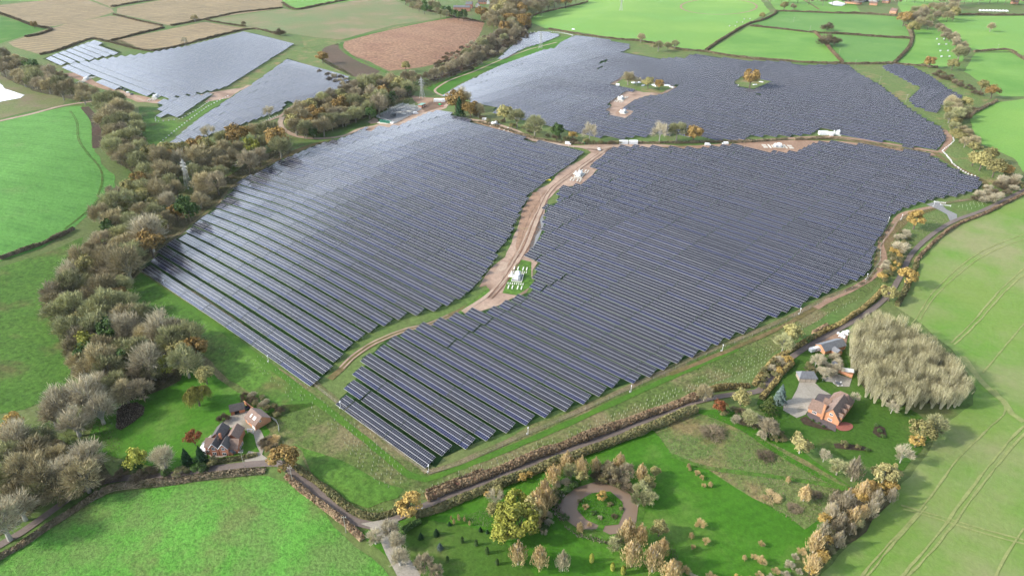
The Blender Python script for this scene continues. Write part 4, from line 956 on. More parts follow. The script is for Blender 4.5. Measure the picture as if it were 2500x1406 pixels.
# right garden edge and boundary line
n += fill([(2040,1195),(2110,1190),(2180,1180),(2200,1195),(2120,1250),(2080,1290),(2030,1340),(1990,1395),(1960,1400),(1985,1330),(2010,1270)], 26, (26, 46), [('birch_bare', 4), ('bush_g', 1), ('oak_gold', 2), ('bare_olive', 2), ('birch', 2), ('bare_pink', 2)], 'in the mixed line between park lawn and wheat field', 'trees along the wheat field edge', 16)
for x, y, w_, k in [(2160,1160,66,'cream'),(2188,1150,40,'cream'),(2130,1190,44,'oak'),(1958,1082,62,'cream'),(2090,1140,44,'birch_bare'),(2048,1140,50,'bare_olive'),(2014,1112,34,'small_bare'),(2205,1108,50,'small_bare'),(2255,1050,70,'oak_g'),(2290,1040,62,'bare_olive'),(2240,1075,44,'oak_gold'),(2180,994,34,'small_bare'),(2088,970,26,'small_bare'),
                  (2216,676,56,'oak_gold'),(2175,716,44,'oak_g'),(2238,534,56,'oak_gold'),(2200,600,44,'bush_pale'),(2190,632,36,'bush_g'),(1935,812,56,'oak_g'),(1915,835,52,'bare_olive'),
                  (999,1232,78,'oak_gold'),(690,1120,84,'oak'),(480,965,62,'willow'),(330,1120,62,'yellow'),(396,1116,66,'bare_pale'),(471,1068,46,'rust'),(488,1108,44,'fir'),(452,1112,40,'fir'),(545,1018,34,'bush'),(500,915,56,'oak_g'),(455,885,44,'small_bare'),(30,1030,62,'oak_gold'),(207,840,68,'yellow'),(130,760,46,'yellow'),(100,1150,60,'bare_pale'),
                  (1880,985,50,'cedar'),(1908,958,44,'spruce'),(1758,990,36,'rust'),(1722,960,48,'bare'),(1812,968,54,'oak_g'),(1880,1045,54,'bare_pink'),(1830,1020,46,'bare_olive'),
                  (1272,1272,96,'yellow'),(1238,1255,76,'yellow'),(1228,1298,66,'yellow'),(1298,1245,70,'cream'),(1262,1222,64,'yellow'),(1210,1215,44,'small_bare'),(1320,1235,40,'birch'),(1205,1240,40,'oak_g'),(1340,1210,36,'birch'),(1385,1120,34,'birch'),(1395,1150,44,'bare_olive'),(1490,1150,46,'bare'),(1530,1150,44,'bare_pink'),(1505,1175,30,'bush'),(1475,1165,34,'bush_g'),(1450,1250,16,'bush_green'),(1490,1230,18,'bush_g'),(1430,1235,16,'bush_peach'),(1500,1258,16,'bush'),(1465,1262,14,'bush_pale'),(1415,1222,14,'bush_g'),(1516,1240,14,'bush_g'),(1440,1278,12,'bush_peach'),(1380,1260,22,'bush_green'),(1500,1330,40,'bare_olive'),(1620,1330,34,'birch'),(1640,1390,46,'birch'),(1586,1216,44,'bare_olive'),(1600,1150,30,'oak_g'),
                  (1420,1135,38,'birch'),(1455,1132,28,'birch'),(1514,1122,30,'birch'),(1567,1150,32,'birch'),(1350,1155,36,'birch'),(1330,1190,38,'birch'),(1310,1215,40,'birch'),(1365,1145,20,'birch'),(1418,1160,42,'oak_g'),(1582,1175,46,'oak_g'),(1568,1195,50,'bare_olive'),(1560,1220,44,'bare_olive'),(1610,1290,52,'oak_g'),
                  (1275,1165,26,'oak_gold'),(1293,1158,20,'oak_gold'),(1215,1198,34,'oak_g'),(1190,1205,22,'oak_gold'),(1535,1290,46,'birch'),(1566,1300,40,'birch'),(1518,1310,40,'bare_olive'),(1545,1345,52,'birch'),(1598,1355,56,'birch'),(1265,1345,46,'birch'),(1318,1355,44,'birch'),(1375,1365,40,'birch_bare'),(1313,1272,22,'birch'),
                  (1470,1210,32,'oak_gold'),(1417,1284,20,'birch'),(950,1290,50,'bare_pale'),(968,1320,46,'bare_pale'),(915,1310,44,'bare_pale'),(975,1360,52,'bare_pale'),(1035,1375,54,'bare_pink'),(1065,1395,40,'bare_pink'),(1250,1300,40,'cream'),
                  (1112,248,48,'oak'),(1128,240,36,'bare_pale'),(1122,262,30,'fir'),(1148,268,36,'oak'),(1168,272,28,'bare'),(1232,279,36,'oak_g'),(1262,290,38,'bare_olive'),(1306,308,42,'bare_olive'),(1359,322,32,'green'),(1398,334,22,'oak_gold'),(1440,326,34,'small_bare'),(1612,325,36,'small_bare'),(1654,322,40,'bare_olive'),(1695,328,36,'oak'),
                  (1534,193,28,'bare'),(1556,200,16,'small_bare'),(1583,204,26,'oak_g'),(1610,208,22,'oak'),(1834,193,40,'oak'),(1565,92,24,'bare'),(1608,112,28,'bare_olive'),(1630,112,22,'bare_olive'),(1648,108,22,'bare_olive'),
                  (1862,38,18,'oak_g'),(1916,14,24,'oak_g'),(1938,16,16,'bare'),(2022,62,30,'bush'),(2020,94,42,'bush'),(2040,97,30,'bush'),(2210,44,40,'oak'),(2232,66,34,'oak_g'),(2420,66,22,'bare'),(2272,150,32,'oak'),(2328,156,32,'oak_g'),(2344,130,38,'bare_olive'),(2400,208,32,'oak_g'),(2425,222,38,'oak'),
                  (474,44,20,'bare'),(594,58,14,'bare'),(683,76,26,'bush'),(786,138,34,'oak'),(82,60,20,'oak'),(450,100,18,'small_bare'),(990,160,26,'oak_g'),(1212,26,46,'cream'),(1228,12,34,'cream'),(1198,38,30,'cream'),(1175,30,34,'oak'),(200,224,26,'cream'),(655,272,30,'small_bare'),(1340,10,30,'bare_pink'),
                  (370,376,58,'oak_g'),(425,380,54,'oak'),(480,354,52,'oak'),(570,320,40,'oak_g'),(270,246,50,'bare_olive'),(505,322,38,'small_bare')]:
    WH = None
    if True:
        if (1100 < x < 1720 and 235 < y < 340) or (1500 < x < 1900 and 185 < y < 215): w_ *= 1.28; y -= 3
        plant(k, x, y, w_, None, None)['xy'] = (x, y)
SPOT = {}
#@@LABELS
fillk = [('bush', 3), ('bush_g', 2), ('bush_pale', 2)]
G2 = 'scattered shrubs of the lane sides'
n += fill([(2430,440),(2470,425),(2500,440),(2480,470),(2440,480),(2400,490),(2380,480)], 16, (20, 34), [('bush_pale', 3), ('bush_g', 1), ('bush', 1)], 'in the rough corner by the upper lane', 'shrubs by the upper lane', 20)
n += fill([(2150,690),(2190,650),(2215,580),(2225,560),(2200,560),(2180,600),(2160,650)], 15, (18, 28), [('bush_pale', 3), ('bush_gold', 1), ('bush_g', 2)], 'between the perimeter track and the lane', 'shrubs between track and lane', 21)
n += fill([(1760,1010),(1860,1060),(1925,1085),(1900,1050),(1840,1000),(1790,985)], 22, (22, 34), [('bush_g', 3), ('bush', 2), ('bush_pale', 1)], 'in the thicket left of the big gravel court', 'shrubs of the thicket by the court', 22)
n += fill([(1960,880),(2010,870),(2045,865),(2050,900),(2010,915),(1980,905)], 18, (22, 32), [('bush_pale', 2), ('bush_g', 2), ('small_bare', 2), ('bush_green', 1)], 'between the grey bungalow and the timber garage', 'shrubs behind the timber garage', 23)
n += fill([(1860,890),(1890,880),(1920,862),(1935,870),(1905,900),(1880,925),(1862,940)], 17, (20, 30), [('bush_g', 3), ('bush_gold', 1), ('bush_pale', 1)], 'beside the lane in front of the timber garage', 'shrubs beside the lane', 24)
n += fill([(600,955),(640,965),(690,1005),(680,1012),(630,985),(590,975)], 16, (18, 26), [('bush', 2), ('bush_g', 1), ('bush_pale', 1)], 'behind the brick barn and garage', 'shrubs behind the barn', 25)
n += fill([(640,1075),(665,1060),(680,1080),(660,1100),(640,1095)], 14, (20, 28), [('bush_peach', 1), ('bush', 2)], 'beside the curving drive near the barn', 'shrubs beside the drive', 26)
n += fill([(240,1180),(290,1130),(420,1150),(520,1120),(520,1130),(420,1158),(300,1162),(200,1198),(140,1230),(120,1228)], 26, (26, 42), [('green', 2), ('bush_g', 3), ('bush_green', 2), ('bush', 1)], 'along the garden side of the lower left lane', 'shrubs along the lower left lane', 27)
n += fill([(1440,1165),(1490,1130),(1530,1170),(1550,1195),(1510,1185),(1470,1172)], 16, (22, 34), [('bush', 2), ('bush_pale', 1), ('bush_g', 1)], 'on the far bank of the garden pond', 'shrubs behind the pond', 28)
n += fill([(1340,1240),(1380,1195),(1400,1180),(1370,1170),(1330,1200),(1300,1250),(1320,1300),(1345,1290)], 17, (18, 30), [('bush_pale', 2), ('bush_g', 2), ('bush_green', 1)], 'on the left bank of the garden pond', 'shrubs left of the pond', 29)
n += fill([(1650,1370),(1700,1400),(1880,1400),(1960,1340),(1950,1400),(1800,1420),(1640,1410)], 26, (18, 30), [('bush_peach', 2), ('bush_gold', 1), ('bush_pale', 2)], 'at the bottom edge of the park lawn', 'shrubs at the bottom of the lawn', 30)
n += fill([(1090,130),(1170,95),(1240,70),(1300,62),(1280,90),(1220,130),(1150,165),(1050,196),(1040,180)], 12, (12, 20), [('bush', 3), ('bush_pale', 1)], 'in the reddish marsh strip', 'shrubs of the marsh strip', 31)
n += fill([(1160,276),(1200,286),(1300,312),(1400,340),(1500,345),(1560,345),(1500,352),(1400,346),(1300,322),(1180,290)], 17, (14, 24), [('bush_g', 3), ('bush', 2)], 'along the green bank above the centre site road', 'shrubs above the centre road', 32)
n += fill([(2390,262),(2350,290),(2330,290),(2360,262)], 12, (14, 22), [('bush', 1)], 'at the corner of the right pasture', 'shrubs at the pasture corner', 33)
n += fill([(2290,170),(2350,195),(2400,225),(2390,230),(2340,205),(2285,180)], 12, (12, 20), [('bush', 3), ('bush_g', 1)], 'along the rough strip on the far right', 'shrubs of the rough strip', 34)
n += fill([(770,165),(860,195),(880,200),(840,205),(800,190)], 12, (12, 18), [('bush', 2), ('bush_pale', 1)], 'below the dark bare field', 'shrubs below the bare field', 35)
for i, (x, y, w_) in enumerate([(1682,1135,12),(1703,1152,14),(1714,1163,12),(1735,1180,14),(1719,1183,12),(1712,1275,26),(1689,1305,16),(1725,1318,18),(1693,1333,12),(1818,1359,14),(1842,1357,16),(1860,1365,24),(1685,1143,10),(1860,1325,16)]):
    plant('birch' if i % 3 == 0 else 'bush_peach', x, y, w_, 'young peach-coloured sapling on the open park lawn', 'saplings on the park lawn', 1.3)
for i, (x, y, w_) in enumerate([(1108,1271,9),(1120,1262,9),(1134,1265,8),(1146,1275,8),(1119,1258,7),(1101,1262,6)]):
    plant('birch', x, y, w_, 'thin golden sapling in the row near the golden oak', 'golden saplings in a row', 2.4)
for x, y, w_, k in [(1128,1316,9,'column'),(1162,1323,9,'column'),(1189,1342,10,'column'),(1214,1370,9,'column'),(1092,1362,8,'column'),(1445,1360,12,'column_y'),(1496,1381,11,'column_y'),(1522,1389,12,'column_y')]:
    plant(k, x, y, w_, 'dark green column cypress on the shaded lawn' if k == 'column' else 'bright yellow-green column cypress beside the garden path', 'dark column cypresses' if k == 'column' else 'bright column cypresses')
for x, y, w_, lb in [(1884,1211,48,'low pinkish bramble mound in the lower triangle of the meadow'),(1940,1238,36,'low brown bramble mound nearest the park corner'),(1740,1052,60,'wide tawny scrub mound at the top of the meadow'),(1870,1110,44,'tawny scrub mound in the middle of the meadow'),(1992,1205,30,'tawny scrub mound below the mown path')]:
    plant('bush_peach' if x == 1884 else 'bush', x, y, w_, lb, None, .28)
for x, y, w_, lb in [(1968,1200,30,'lone peach birch in the lower triangle of the meadow'),(1925,1168,14,'small birch beside the mown meadow path')]: plant('birch', x, y, w_, lb)
for x, y, w_ in [(1065,1297,24),(1027,1306,22),(1074,1331,22),(1097,1276,14),(1173,1290,16),(1190,1296,12)]: plant('fir' if x != 1074 else 'spruce', x, y, w_, 'small dark conifer on the shaded lawn near the lane junction' if x != 1074 else 'small blue-grey conifer on the shaded lawn', 'small conifers on the shaded lawn' if x != 1074 else None, 1.0)
print('trees', n)
# ground cover under and between the trees
cards_on('undergrowth', [(200,600),(290,560),(380,550),(450,480),(560,400),(700,350),(715,375),(640,420),(560,470),(500,520),(430,580),(350,640),(310,690),(290,740),(400,800),(480,870),(440,930),(380,950),(300,980),(230,960),(170,890),(120,780),(130,690)], .8, .9, 2.5, 'under', 'brown undergrowth covering the floor of the creekside wood', 'undergrowth', w=.16)
cards_on('undergrowth', [(0,1040),(250,1030),(300,1080),(280,1140),(180,1195),(100,1240),(0,1310)], .9, .8, 2.0, 'under', 'brown undergrowth under the pale trees by the lane bend', 'undergrowth', w=.14)
cards_on('undergrowth', [(700,320),(720,270),(850,220),(1000,190),(1020,220),(1000,250),(900,290),(780,330)], .5, 1.0, 2.5, 'under', 'brown undergrowth in the wood behind the substation', 'undergrowth', w=.2)
cards_on('undergrowth', [(240,240),(300,240),(350,300),(370,380),(330,430),(280,400),(250,330)], .6, .9, 2.5, 'under', 'brown undergrowth in the grove by the crop field', 'undergrowth', w=.18)
cards_on('red_scrub', [(1040,190),(1120,160),(1190,110),(1240,62),(1300,56),(1290,80),(1220,130),(1150,168),(1050,215),(1000,232),(980,215)], .45, 1.1, 2.0, 'redscrub', 'reddish brown scrub filling the marsh strip', 'scrub', w=.22)
cards_on('heather', [(284,1002),(300,986),(335,982),(354,994),(350,1012),(325,1032),(295,1051),(283,1046)], 5, .5, 1.0, 'heather', 'dark brown heather filling the oval bed on the lawn', 'heather', w=.14)
cards_on('reeds', [(1446,1172),(1452,1142),(1495,1128),(1530,1170),(1560,1200),(1536,1202),(1495,1184)], 4, 1.1, 1.6, 'reeds', 'dark reeds crowding the far bank of the pond', 'reeds', w=.2)
cards_on('reeds', [(1380,1210),(1366,1238),(1384,1272),(1368,1276),(1346,1250),(1342,1228),(1360,1205)], 4, 1.1, 1.6, 'reeds', 'grey reeds crowding the left bank of the pond', 'reeds', w=.2)
cards_on('island_grass', [(1445,1205),(1489,1201),(1519,1225),(1524,1248),(1509,1279),(1476,1284),(1432,1269),(1408,1245),(1415,1222)], 5, .7, .6, 'green', 'rough grass and low plants over the pond island', 'rough grass', w=.1)
cards_on('reeds', [(1552,1290),(1525,1310),(1490,1322),(1410,1306),(1375,1284),(1380,1290),(1412,1314),(1490,1332),(1530,1320),(1562,1296)], 4, 1.0, 1.4, 'reeds', 'grey reeds along the near bank of the pond', 'reeds', w=.2)
cards_on('reeds', [(1590,1330),(1640,1330),(1660,1370),(1630,1390),(1600,1370)], 4, .8, 1.0, 'reeds', 'grey brown reeds beside the lower lawn birches', 'reeds', w=.08)
cards_on('dead_reeds', [(1120,1262),(1160,1250),(1240,1222),(1215,1285),(1180,1288),(1135,1275)], 3, .9, 1.4, 'reeds', 'grey brown dead stems left of the yellow tree', 'dead stems', w=.07)
cards_on('rank_grass', [(1590,1046),(1650,1018),(1706,1008),(1760,1020),(1905,1092),(2074,1188),(2050,1220),(1965,1292),(1840,1215),(1722,1142),(1640,1110)], 1.6, .55, .3, 'tuft', 'dry tufted grass over the rank meadow', 'tufted grass', up=.5, w=.16)
cards_on('rank_grass', [(1980,560),(2180,545),(2215,520),(2290,505),(2320,545),(2250,590),(2210,640),(2160,700),(2100,715),(2000,760),(1860,830),(1700,900),(1640,950),(1800,890),(1900,850),(2000,790),(2140,690)], .7, .6, .3, 'tuft', 'dry tufted grass between the fence and the lane', 'tufted grass', up=.5, w=.07)
# hedges
for a in [
 ([(1042,1218),(1100,1195),(1200,1158),(1300,1118),(1400,1081),(1500,1044),(1600,1007),(1700,970)], 4.2, 3.0, 'hedge_r', 'thick russet hedge on the field side of the centre lane'),
 ([(1700,962),(1760,950),(1830,944)], 3.0, 2.4, 'hedge_y', 'short golden hedge where the centre lane bends'),
 ([(1014,1262),(1060,1246),(1130,1219),(1230,1181),(1330,1142),(1430,1106),(1530,1069),(1630,1029),(1700,1001)], 4.2, 3.0, 'hedge_g', 'olive hedge on the park side of the centre lane'),
 ([(1840,942),(1868,906),(1896,876),(1950,845),(2010,812),(2070,780),(2130,735),(2160,700)], 2.8, 2.2, 'hedge_y', 'golden brown hedge between planting strip and right lane'),
 ([(1858,975),(1880,950),(1905,918),(1935,888)], 2.6, 2.0, 'hedge_y', 'low golden hedge on the house side of the right lane'),
 ([(2235,640),(2262,610),(2300,575),(2345,546),(2410,520),(2460,494),(2520,464),(2600,430)], 2.2, 1.8, 'hedge_r', 'narrow brown hedge along the top edge of the wheat field'),
 ([(2190,748),(2215,700),(2238,645)], 3.0, 2.6, 'hedge_g', 'bushy hedge under the golden oak by the wheat field'),
 ([(-60,1400),(0,1362),(55,1330),(115,1290),(190,1240),(262,1200),(330,1186),(400,1180),(500,1166),(600,1155),(648,1150)], 3.4, 2.0, 'hedge', 'brown hedge along the top of the leafy crop field'),
 ([(700,1165),(740,1200),(800,1245),(850,1285),(885,1318)], 2.8, 2.0, 'hedge_r', 'russet hedge on the crop side of the lane dip'),
 ([(716,1138),(760,1170),(805,1205),(842,1236),(880,1260),(920,1264),(960,1252),(1000,1236)], 2.6, 2.0, 'hedge_g', 'olive hedge curving round the planted grass corner'),
 ([(520,1130),(560,1124),(600,1118),(628,1110)], 2.4, 1.8, 'hedge_g', 'clipped hedge in front of the gabled brick house'),
 ([(0,634),(60,612),(110,594),(165,568),(180,560)], 2.8, 2.2, 'hedge', 'dark straight hedge below the striped green crop field'),
 ([(985,1300),(1010,1282),(1028,1274)], 2.4, 2.0, 'bush_green_', 'short dark green hedge beside the lane junction'),
 ([(1170,300),(1230,316),(1300,338),(1380,350),(1460,352),(1560,350),(1660,350),(1740,348),(1811,348),(1868,345),(1922,341)], 3.0, 2.0, 'hedge', 'dark brown hedge beside the centre site road'),
 ([(1940,342),(2040,340),(2130,354),(2200,366),(2260,374)], 3.0, 2.0, 'hedge', 'dark brown hedge between the far and right panel blocks'),
 ([(1340,72),(1420,86),(1502,96),(1580,104),(1660,121),(1720,127),(1760,134),(1830,144),(1909,149),(1962,153),(2060,157),(2184,157),(2290,166)], 3.6, 2.4, 'hedge', 'long dark hedge behind the far panel block'),
 ([(1724,124),(1750,105),(1790,80),(1826,60),(1862,50),(1890,36),(1895,28)], 3.6, 2.6, 'hedge', 'dark hedge between the bright field and the hay fields'),
 ([(1895,28),(1960,30),(2030,33),(2110,34),(2191,41)], 4.0, 2.6, 'hedge', 'dark hedge below the distant farm'),
 ([(1832,64),(1890,70),(1989,81),(2060,84),(2140,90),(2222,95)], 4.0, 2.6, 'hedge', 'brown hedge across the middle of the hay fields'),
 ([(1991,82),(2010,100),(2030,125),(2056,152)], 4.4, 2.6, 'hedge_r', 'pale brown hedge separating the two lower hay fields'),
 ([(2226,96),(2222,112),(2208,130),(2184,154)], 4.4, 2.6, 'hedge', 'curved hedge beside the horse jumps'),
 ([(2211,62),(2222,78),(2226,94)], 4.0, 2.8, 'hedge', 'short hedge under the far orange oak'),
 ([(2300,37),(2380,37),(2500,38),(2600,38)], 4.5, 3.0, 'hedge', 'dark hedge above the top right sheep field'),
 ([(2378,127),(2420,124),(2466,124),(2500,146),(2560,165)], 3.6, 2.2, 'hedge', 'dark hedge between the two right sheep fields'),
 ([(2366,283),(2390,270),(2433,248)], 3.6, 2.6, 'hedge', 'dark hedge at the corner below the right oaks'),
 ([(1294,56),(1300,40),(1350,26),(1435,5)], 3.0, 1.6, 'hedge_r', 'low brown hedge round the bright field corner'),
 ([(98,135),(150,122),(218,97),(250,100),(300,112),(353,124),(400,122),(500,97),(612,72),(680,86)], 3.6, 2.4, 'hedge', 'dark hedge between stubble fields and west panels'),
 ([(270,101),(330,86),(400,69)], 4.0, 2.4, 'hedge', 'dark hedge between two stubble fields near the west panels'),
 ([(278,36),(340,52),(397,64)], 4.0, 2.2, 'hedge', 'dark hedge running up through the stubble fields'),
 ([(418,64),(480,52),(540,40),(585,31),(690,20)], 4.0, 2.2, 'hedge', 'dark hedge above the lone tree in stubble'),
 ([(272,18),(340,6),(410,-4)], 4.5, 2.4, 'hedge', 'dark hedge at the top of the stubble fields'),
 ([(0,34),(40,48),(80,64),(125,72),(100,84),(62,92)], 4.5, 3.0, 'hedge', 'dark hedge around the small green field'),
 ([(690,8),(722,24),(780,14),(860,-2)], 5.0, 3.0, 'hedge', 'dark hedge beyond the greening field'),
 ([(504,50),(545,58),(600,66)], 3.0, 1.8, 'hedge', 'thin hedge at the corner of the greening field'),
 ([(1000,18),(1060,30),(1105,42),(1150,50),(1180,56)], 4.0, 2.4, 'hedge', 'hedge between the pink field and the mansion'),
 ([(1060,165),(1100,155),(1150,125),(1180,90)], 3.6, 2.2, 'hedge', 'hedge along the lower side of the pink field'),
 ([(1985,818),(2004,808),(2020,796)], 2.6, 2.4, 'hedge_r', 'russet hedge above the parked caravan'),
 ([(1966,838),(1976,832),(1990,822)], 2.4, 2.2, 'bush_green_', 'dark green hedge beside the parked caravan'),
 ([(1040,1200),(1120,1170),(1180,1146)], 1.2, .9, 'hedge_r', 'low brush line at the foot of the russet hedge')]:
    mt = 'green' if a[3] == 'bush_green_' else a[3]
    hedge(a[0], a[1], a[2], mt, a[4])
# ------------------------------------------------------------------ buildings and site things
def root_at(name, px, py, rot, label, cat, group=None, dz=0.0, z=None):
    x, y, _ = at(px, py); e = empty(name, (x, y, (gz(x, y) if z is None else z)+dz), math.radians(rot), label, cat, group); return e
def gable(root, x0, x1, y0, y1, eave, ridge, axis, wm, rm, over=.35, base=-.5, z0=0, wname='wall', rname='roof', hip=0.0):
    mb = MB(); t = .16
    if axis == 'x':
        ym = (y0+y1)/2
        P0 = [(x0,y0,base),(x1,y0,base),(x1,y1,base),(x0,y1,base),(x0,y0,eave),(x1,y0,eave),(x1,y1,eave),(x0,y1,eave),(x0+hip,ym,ridge),(x1-hip,ym,ridge)]
        mb.poly(P0, [(0,3,2,1),(0,1,5,4),(2,3,7,6),(1,2,6,9,5),(3,0,4,8,7),(4,5,9,8),(6,7,8,9)])
        w = mb.build(wname, wm, root)
        r = MB(); s = (ridge-eave)/(ym-y0); zo = eave-over*s
        a, b = x0-over, x1+over; ra, rb = x0-over+hip*1.1, x1+over-hip*1.1
        r.poly([(a,y0-over,zo+.04),(b,y0-over,zo+.04),(rb,ym,ridge+.04),(ra,ym,ridge+.04),(a,y0-over,zo+t+.04),(b,y0-over,zo+t+.04),(rb,ym,ridge+t+.04),(ra,ym,ridge+t+.04),
                (a,y1+over,zo+.04),(b,y1+over,zo+.04),(a,y1+over,zo+t+.04),(b,y1+over,zo+t+.04)],
               [(4,5,6,7),(0,1,5,4),(10,7,6,11)[::1],(8,10,11,9),(0,4,7,3),(1,2,6,5),(3,7,10,8),(2,9,11,6),(0,3,2,1),(3,8,9,2)] + ([(4,7,10),(5,11,6)] if hip else []))
        rf = r.build(rname, rm, root)
    else:
        xm = (x0+x1)/2
        P0 = [(x0,y0,base),(x1,y0,base),(x1,y1,base),(x0,y1,base),(x0,y0,eave),(x1,y0,eave),(x1,y1,eave),(x0,y1,eave),(xm,y0+hip,ridge),(xm,y1-hip,ridge)]
        mb.poly(P0, [(0,3,2,1),(1,2,6,5),(3,0,4,7),(0,1,5,8,4),(2,3,7,9,6),(5,6,9,8),(7,4,8,9)])
        w = mb.build(wname, wm, root)
        r = MB(); s = (ridge-eave)/(xm-x0); zo = eave-over*s
        a, b = y0-over, y1+over; ra, rb = a+hip*1.1, b-hip*1.1
        r.poly([(x0-over,a,zo+.04),(x0-over,b,zo+.04),(xm,rb,ridge+.04),(xm,ra,ridge+.04),(x0-over,a,zo+t+.04),(x0-over,b,zo+t+.04),(xm,rb,ridge+t+.04),(xm,ra,ridge+t+.04),
                (x1+over,a,zo+.04),(x1+over,b,zo+.04),(x1+over,a,zo+t+.04),(x1+over,b,zo+t+.04)],
               [(4,7,6,5),(0,4,5,1),(10,11,6,7),(8,9,11,10),(0,3,7,4),(1,5,6,2),(3,8,10,7),(2,6,11,9),(0,1,2,3),(3,2,9,8)] + ([(4,10,7),(5,6,11)] if hip else []))
        rf = r.build(rname, rm, root)
    return w, rf
def window(parent, x, y, z, w, h, d, bars=1):
    """d: outward direction 's','n','e','w' in the building's frame; (x,y,z) centre of the opening on the wall face"""
    mb = MB(); g = MB(); f = .09
    def bx(m, a0, a1, b0, b1, o0, o1):
        if d == 's': m.box(x+a0, x+a1, y-o1, y-o0, z+b0, z+b1)
        if d == 'n': m.box(x+a0, x+a1, y+o0, y+o1, z+b0, z+b1)
        if d == 'e': m.box(x+o0, x+o1, y+a0, y+a1, z+b0, z+b1)
        if d == 'w': m.box(x-o1, x-o0, y+a0, y+a1, z+b0, z+b1)
    bx(mb, -w/2-f, w/2+f, -h/2-f, -h/2+f*.6, 0, .09); bx(mb, -w/2-f, w/2+f, h/2-f*.6, h/2+f, 0, .09)
    bx(mb, -w/2-f, -w/2+f*.6, -h/2, h/2, 0, .08); bx(mb, w/2-f*.6, w/2+f, -h/2, h/2, 0, .08)
    for i in range(bars): c = -w/2+w*(i+1)/(bars+1); bx(mb, c-.06, c+.06, -h/2, h/2, 0, .07)
    bx(g, -w/2, w/2, -h/2, h/2, 0, .03)
    fr = mb.build('window', 'white', parent); g.build('pane', 'glass', fr); return fr
def chimney(parent, x, y, z0, z1, w=.7, mat='brick'):
    mb = MB(); mb.box(x-w/2, x+w/2, y-w/2, y+w/2, z0, z1); mb.box(x-w/2-.08, x+w/2+.08, y-w/2-.08, y+w/2+.08, z1, z1+.18)
    c = mb.build('chimney', mat, parent); p = MB(); p.cyl(x, y, z1+.18, z1+.6, .16); p.build('chimney_pot', 'brick_o', c)
# --- gabled brick house
h = root_at('brick_house', 548, 1094, 40, 'red brick house with twin front gables, dark tiled roofs and white windows', 'house')
for x0 in (-4.3, .3):
    w, r = gable(h, x0, x0+4.2, -5.2, .5, 4.9, 7.4, 'y', 'brick', 'tile_d')
    xm = x0+2.1
    window(w, xm, -5.2, 1.5, 1.6, 1.5, 's', 1); window(w, xm, -5.2, 4.5, 1.3, 1.5, 's', 1)
    b = MB(); s = 2.5/2.1
    for sg in (-1, 1): b.tube((xm+sg*2.4, -5.6, 4.9-.3*s), (xm, -5.6, 7.55), .13, .13, 4)
    b.build('bargeboard', 'white', r)
w, r = gable(h, -6.9, -1.2, -3.8, 2.2, 4.3, 7.0, 'x', 'brick', 'tile')
window(w, -5.6, -3.8, 1.5, 1.6, 1.4, 's', 1); chimney(r, -.6, .2, 5.5, 8.6, .9)
w, r = gable(h, 4.3, 8.2, -3.6, 3.0, 3.4, 6.4, 'x', 'brick', 'tile')
window(w, 8.2, -.6, 1.6, 1.4, 1.3, 'e', 1); window(w, 8.2, 1.8, 1.6, 1.4, 1.3, 'e', 1); window(w, 6.4, -3.6, 1.5, 1.0, 1.2, 's', 1)
gable(h, -6.3, -.6, 2.0, 9.6, 4.6, 7.2, 'y', 'brick', 'tile_d'); gable(h, 1.0, 6.6, 2.0, 9.4, 4.4, 7.0, 'y', 'brick', 'tile')
gable(h, -.7, 1.1, 3.5, 8.0, 3.2, 4.4, 'y', 'brick', 'tile_d')
w, r = gable(h, 4.6, 6.2, -5.0, -3.7, 2.2, 3.1, 'y', 'brick', 'slate', wname='porch', rname='porch_roof')
mb = MB(); mb.box(-10.2, -6.95, -4.4, 1.0, -.3, 2.1); cv = mb.build('conservatory', 'white', h)
mb = MB(); mb.poly([(-10.4,-4.6,2.15),(-6.95,-4.6,2.15),(-6.95,1.2,2.15),(-10.4,1.2,2.15),(-8.6,-1.7,3.2),(-6.95,-1.7,3.2)], [(0,1,5,4),(3,0,4),(2,3,4,5),(1,2,5),(0,3,2,1)]); mb.build('conservatory_roof', 'white', cv)
for k in range(3): window(cv, -9.4+k*1.05, -4.4, 1.1, .8, 1.3, 's', 0)
# --- barn and garage with wall
h = root_at('brick_barn', 632, 1030, 0, 'brick barn with brown tiled roof and three white rooflights', 'barn')
w, r = gable(h, -5.0, 4.6, -4.2, 4.2, 2.8, 6.0, 'x', 'brick_o', 'tile')
for x in (-1.9, .7, 1.7):
    mb = MB(); s = 3.2/4.2
    for a, b_ in [((x-.35), (x+.35))]: mb.poly([(a,-2.9,2.8+1.3*s+.26),(b_,-2.9,2.8+1.3*s+.26),(b_,-1.5,2.8+2.7*s+.26),(a,-1.5,2.8+2.7*s+.26),(a,-2.9,2.8+1.3*s+.1),(b_,-2.9,2.8+1.3*s+.1),(b_,-1.5,2.8+2.7*s+.1),(a,-1.5,2.8+2.7*s+.1)], [(0,1,2,3),(0,4,5,1),(1,5,6,2),(2,6,7,3),(3,7,4,0)])
    mb.build('rooflight', 'white', r)
mb = MB()
mb.box(1.6, 4.0, -4.28, -4.2, 0, 2.2); mb.build('garage_door', 'white', h); window(w, 4.6, -1.2, 4.0, .8, .8, 'e', 0)
window(w, -2.5, -4.2, 1.4, 1.2, 1.1, 's', 1)
h = root_at('garage', 582, 1003, 62, 'small brick garage with dark tiled roof at the drive head', 'garage')
w, r = gable(h, -3.4, 3.2, -2.6, 2.6, 2.6, 4.8, 'x', 'brick_o', 'tile_d')
mb = MB(); mb.box(-1.6, .6, -2.68, -2.6, 0, 2.1); mb.build('opening', 'black', h)  # black slab on the closed wall, painting the shade inside a doorway
x0, y0 = P(597, 986); x1, y1 = P(625, 1006); L = math.hypot(x1-x0, y1-y0)
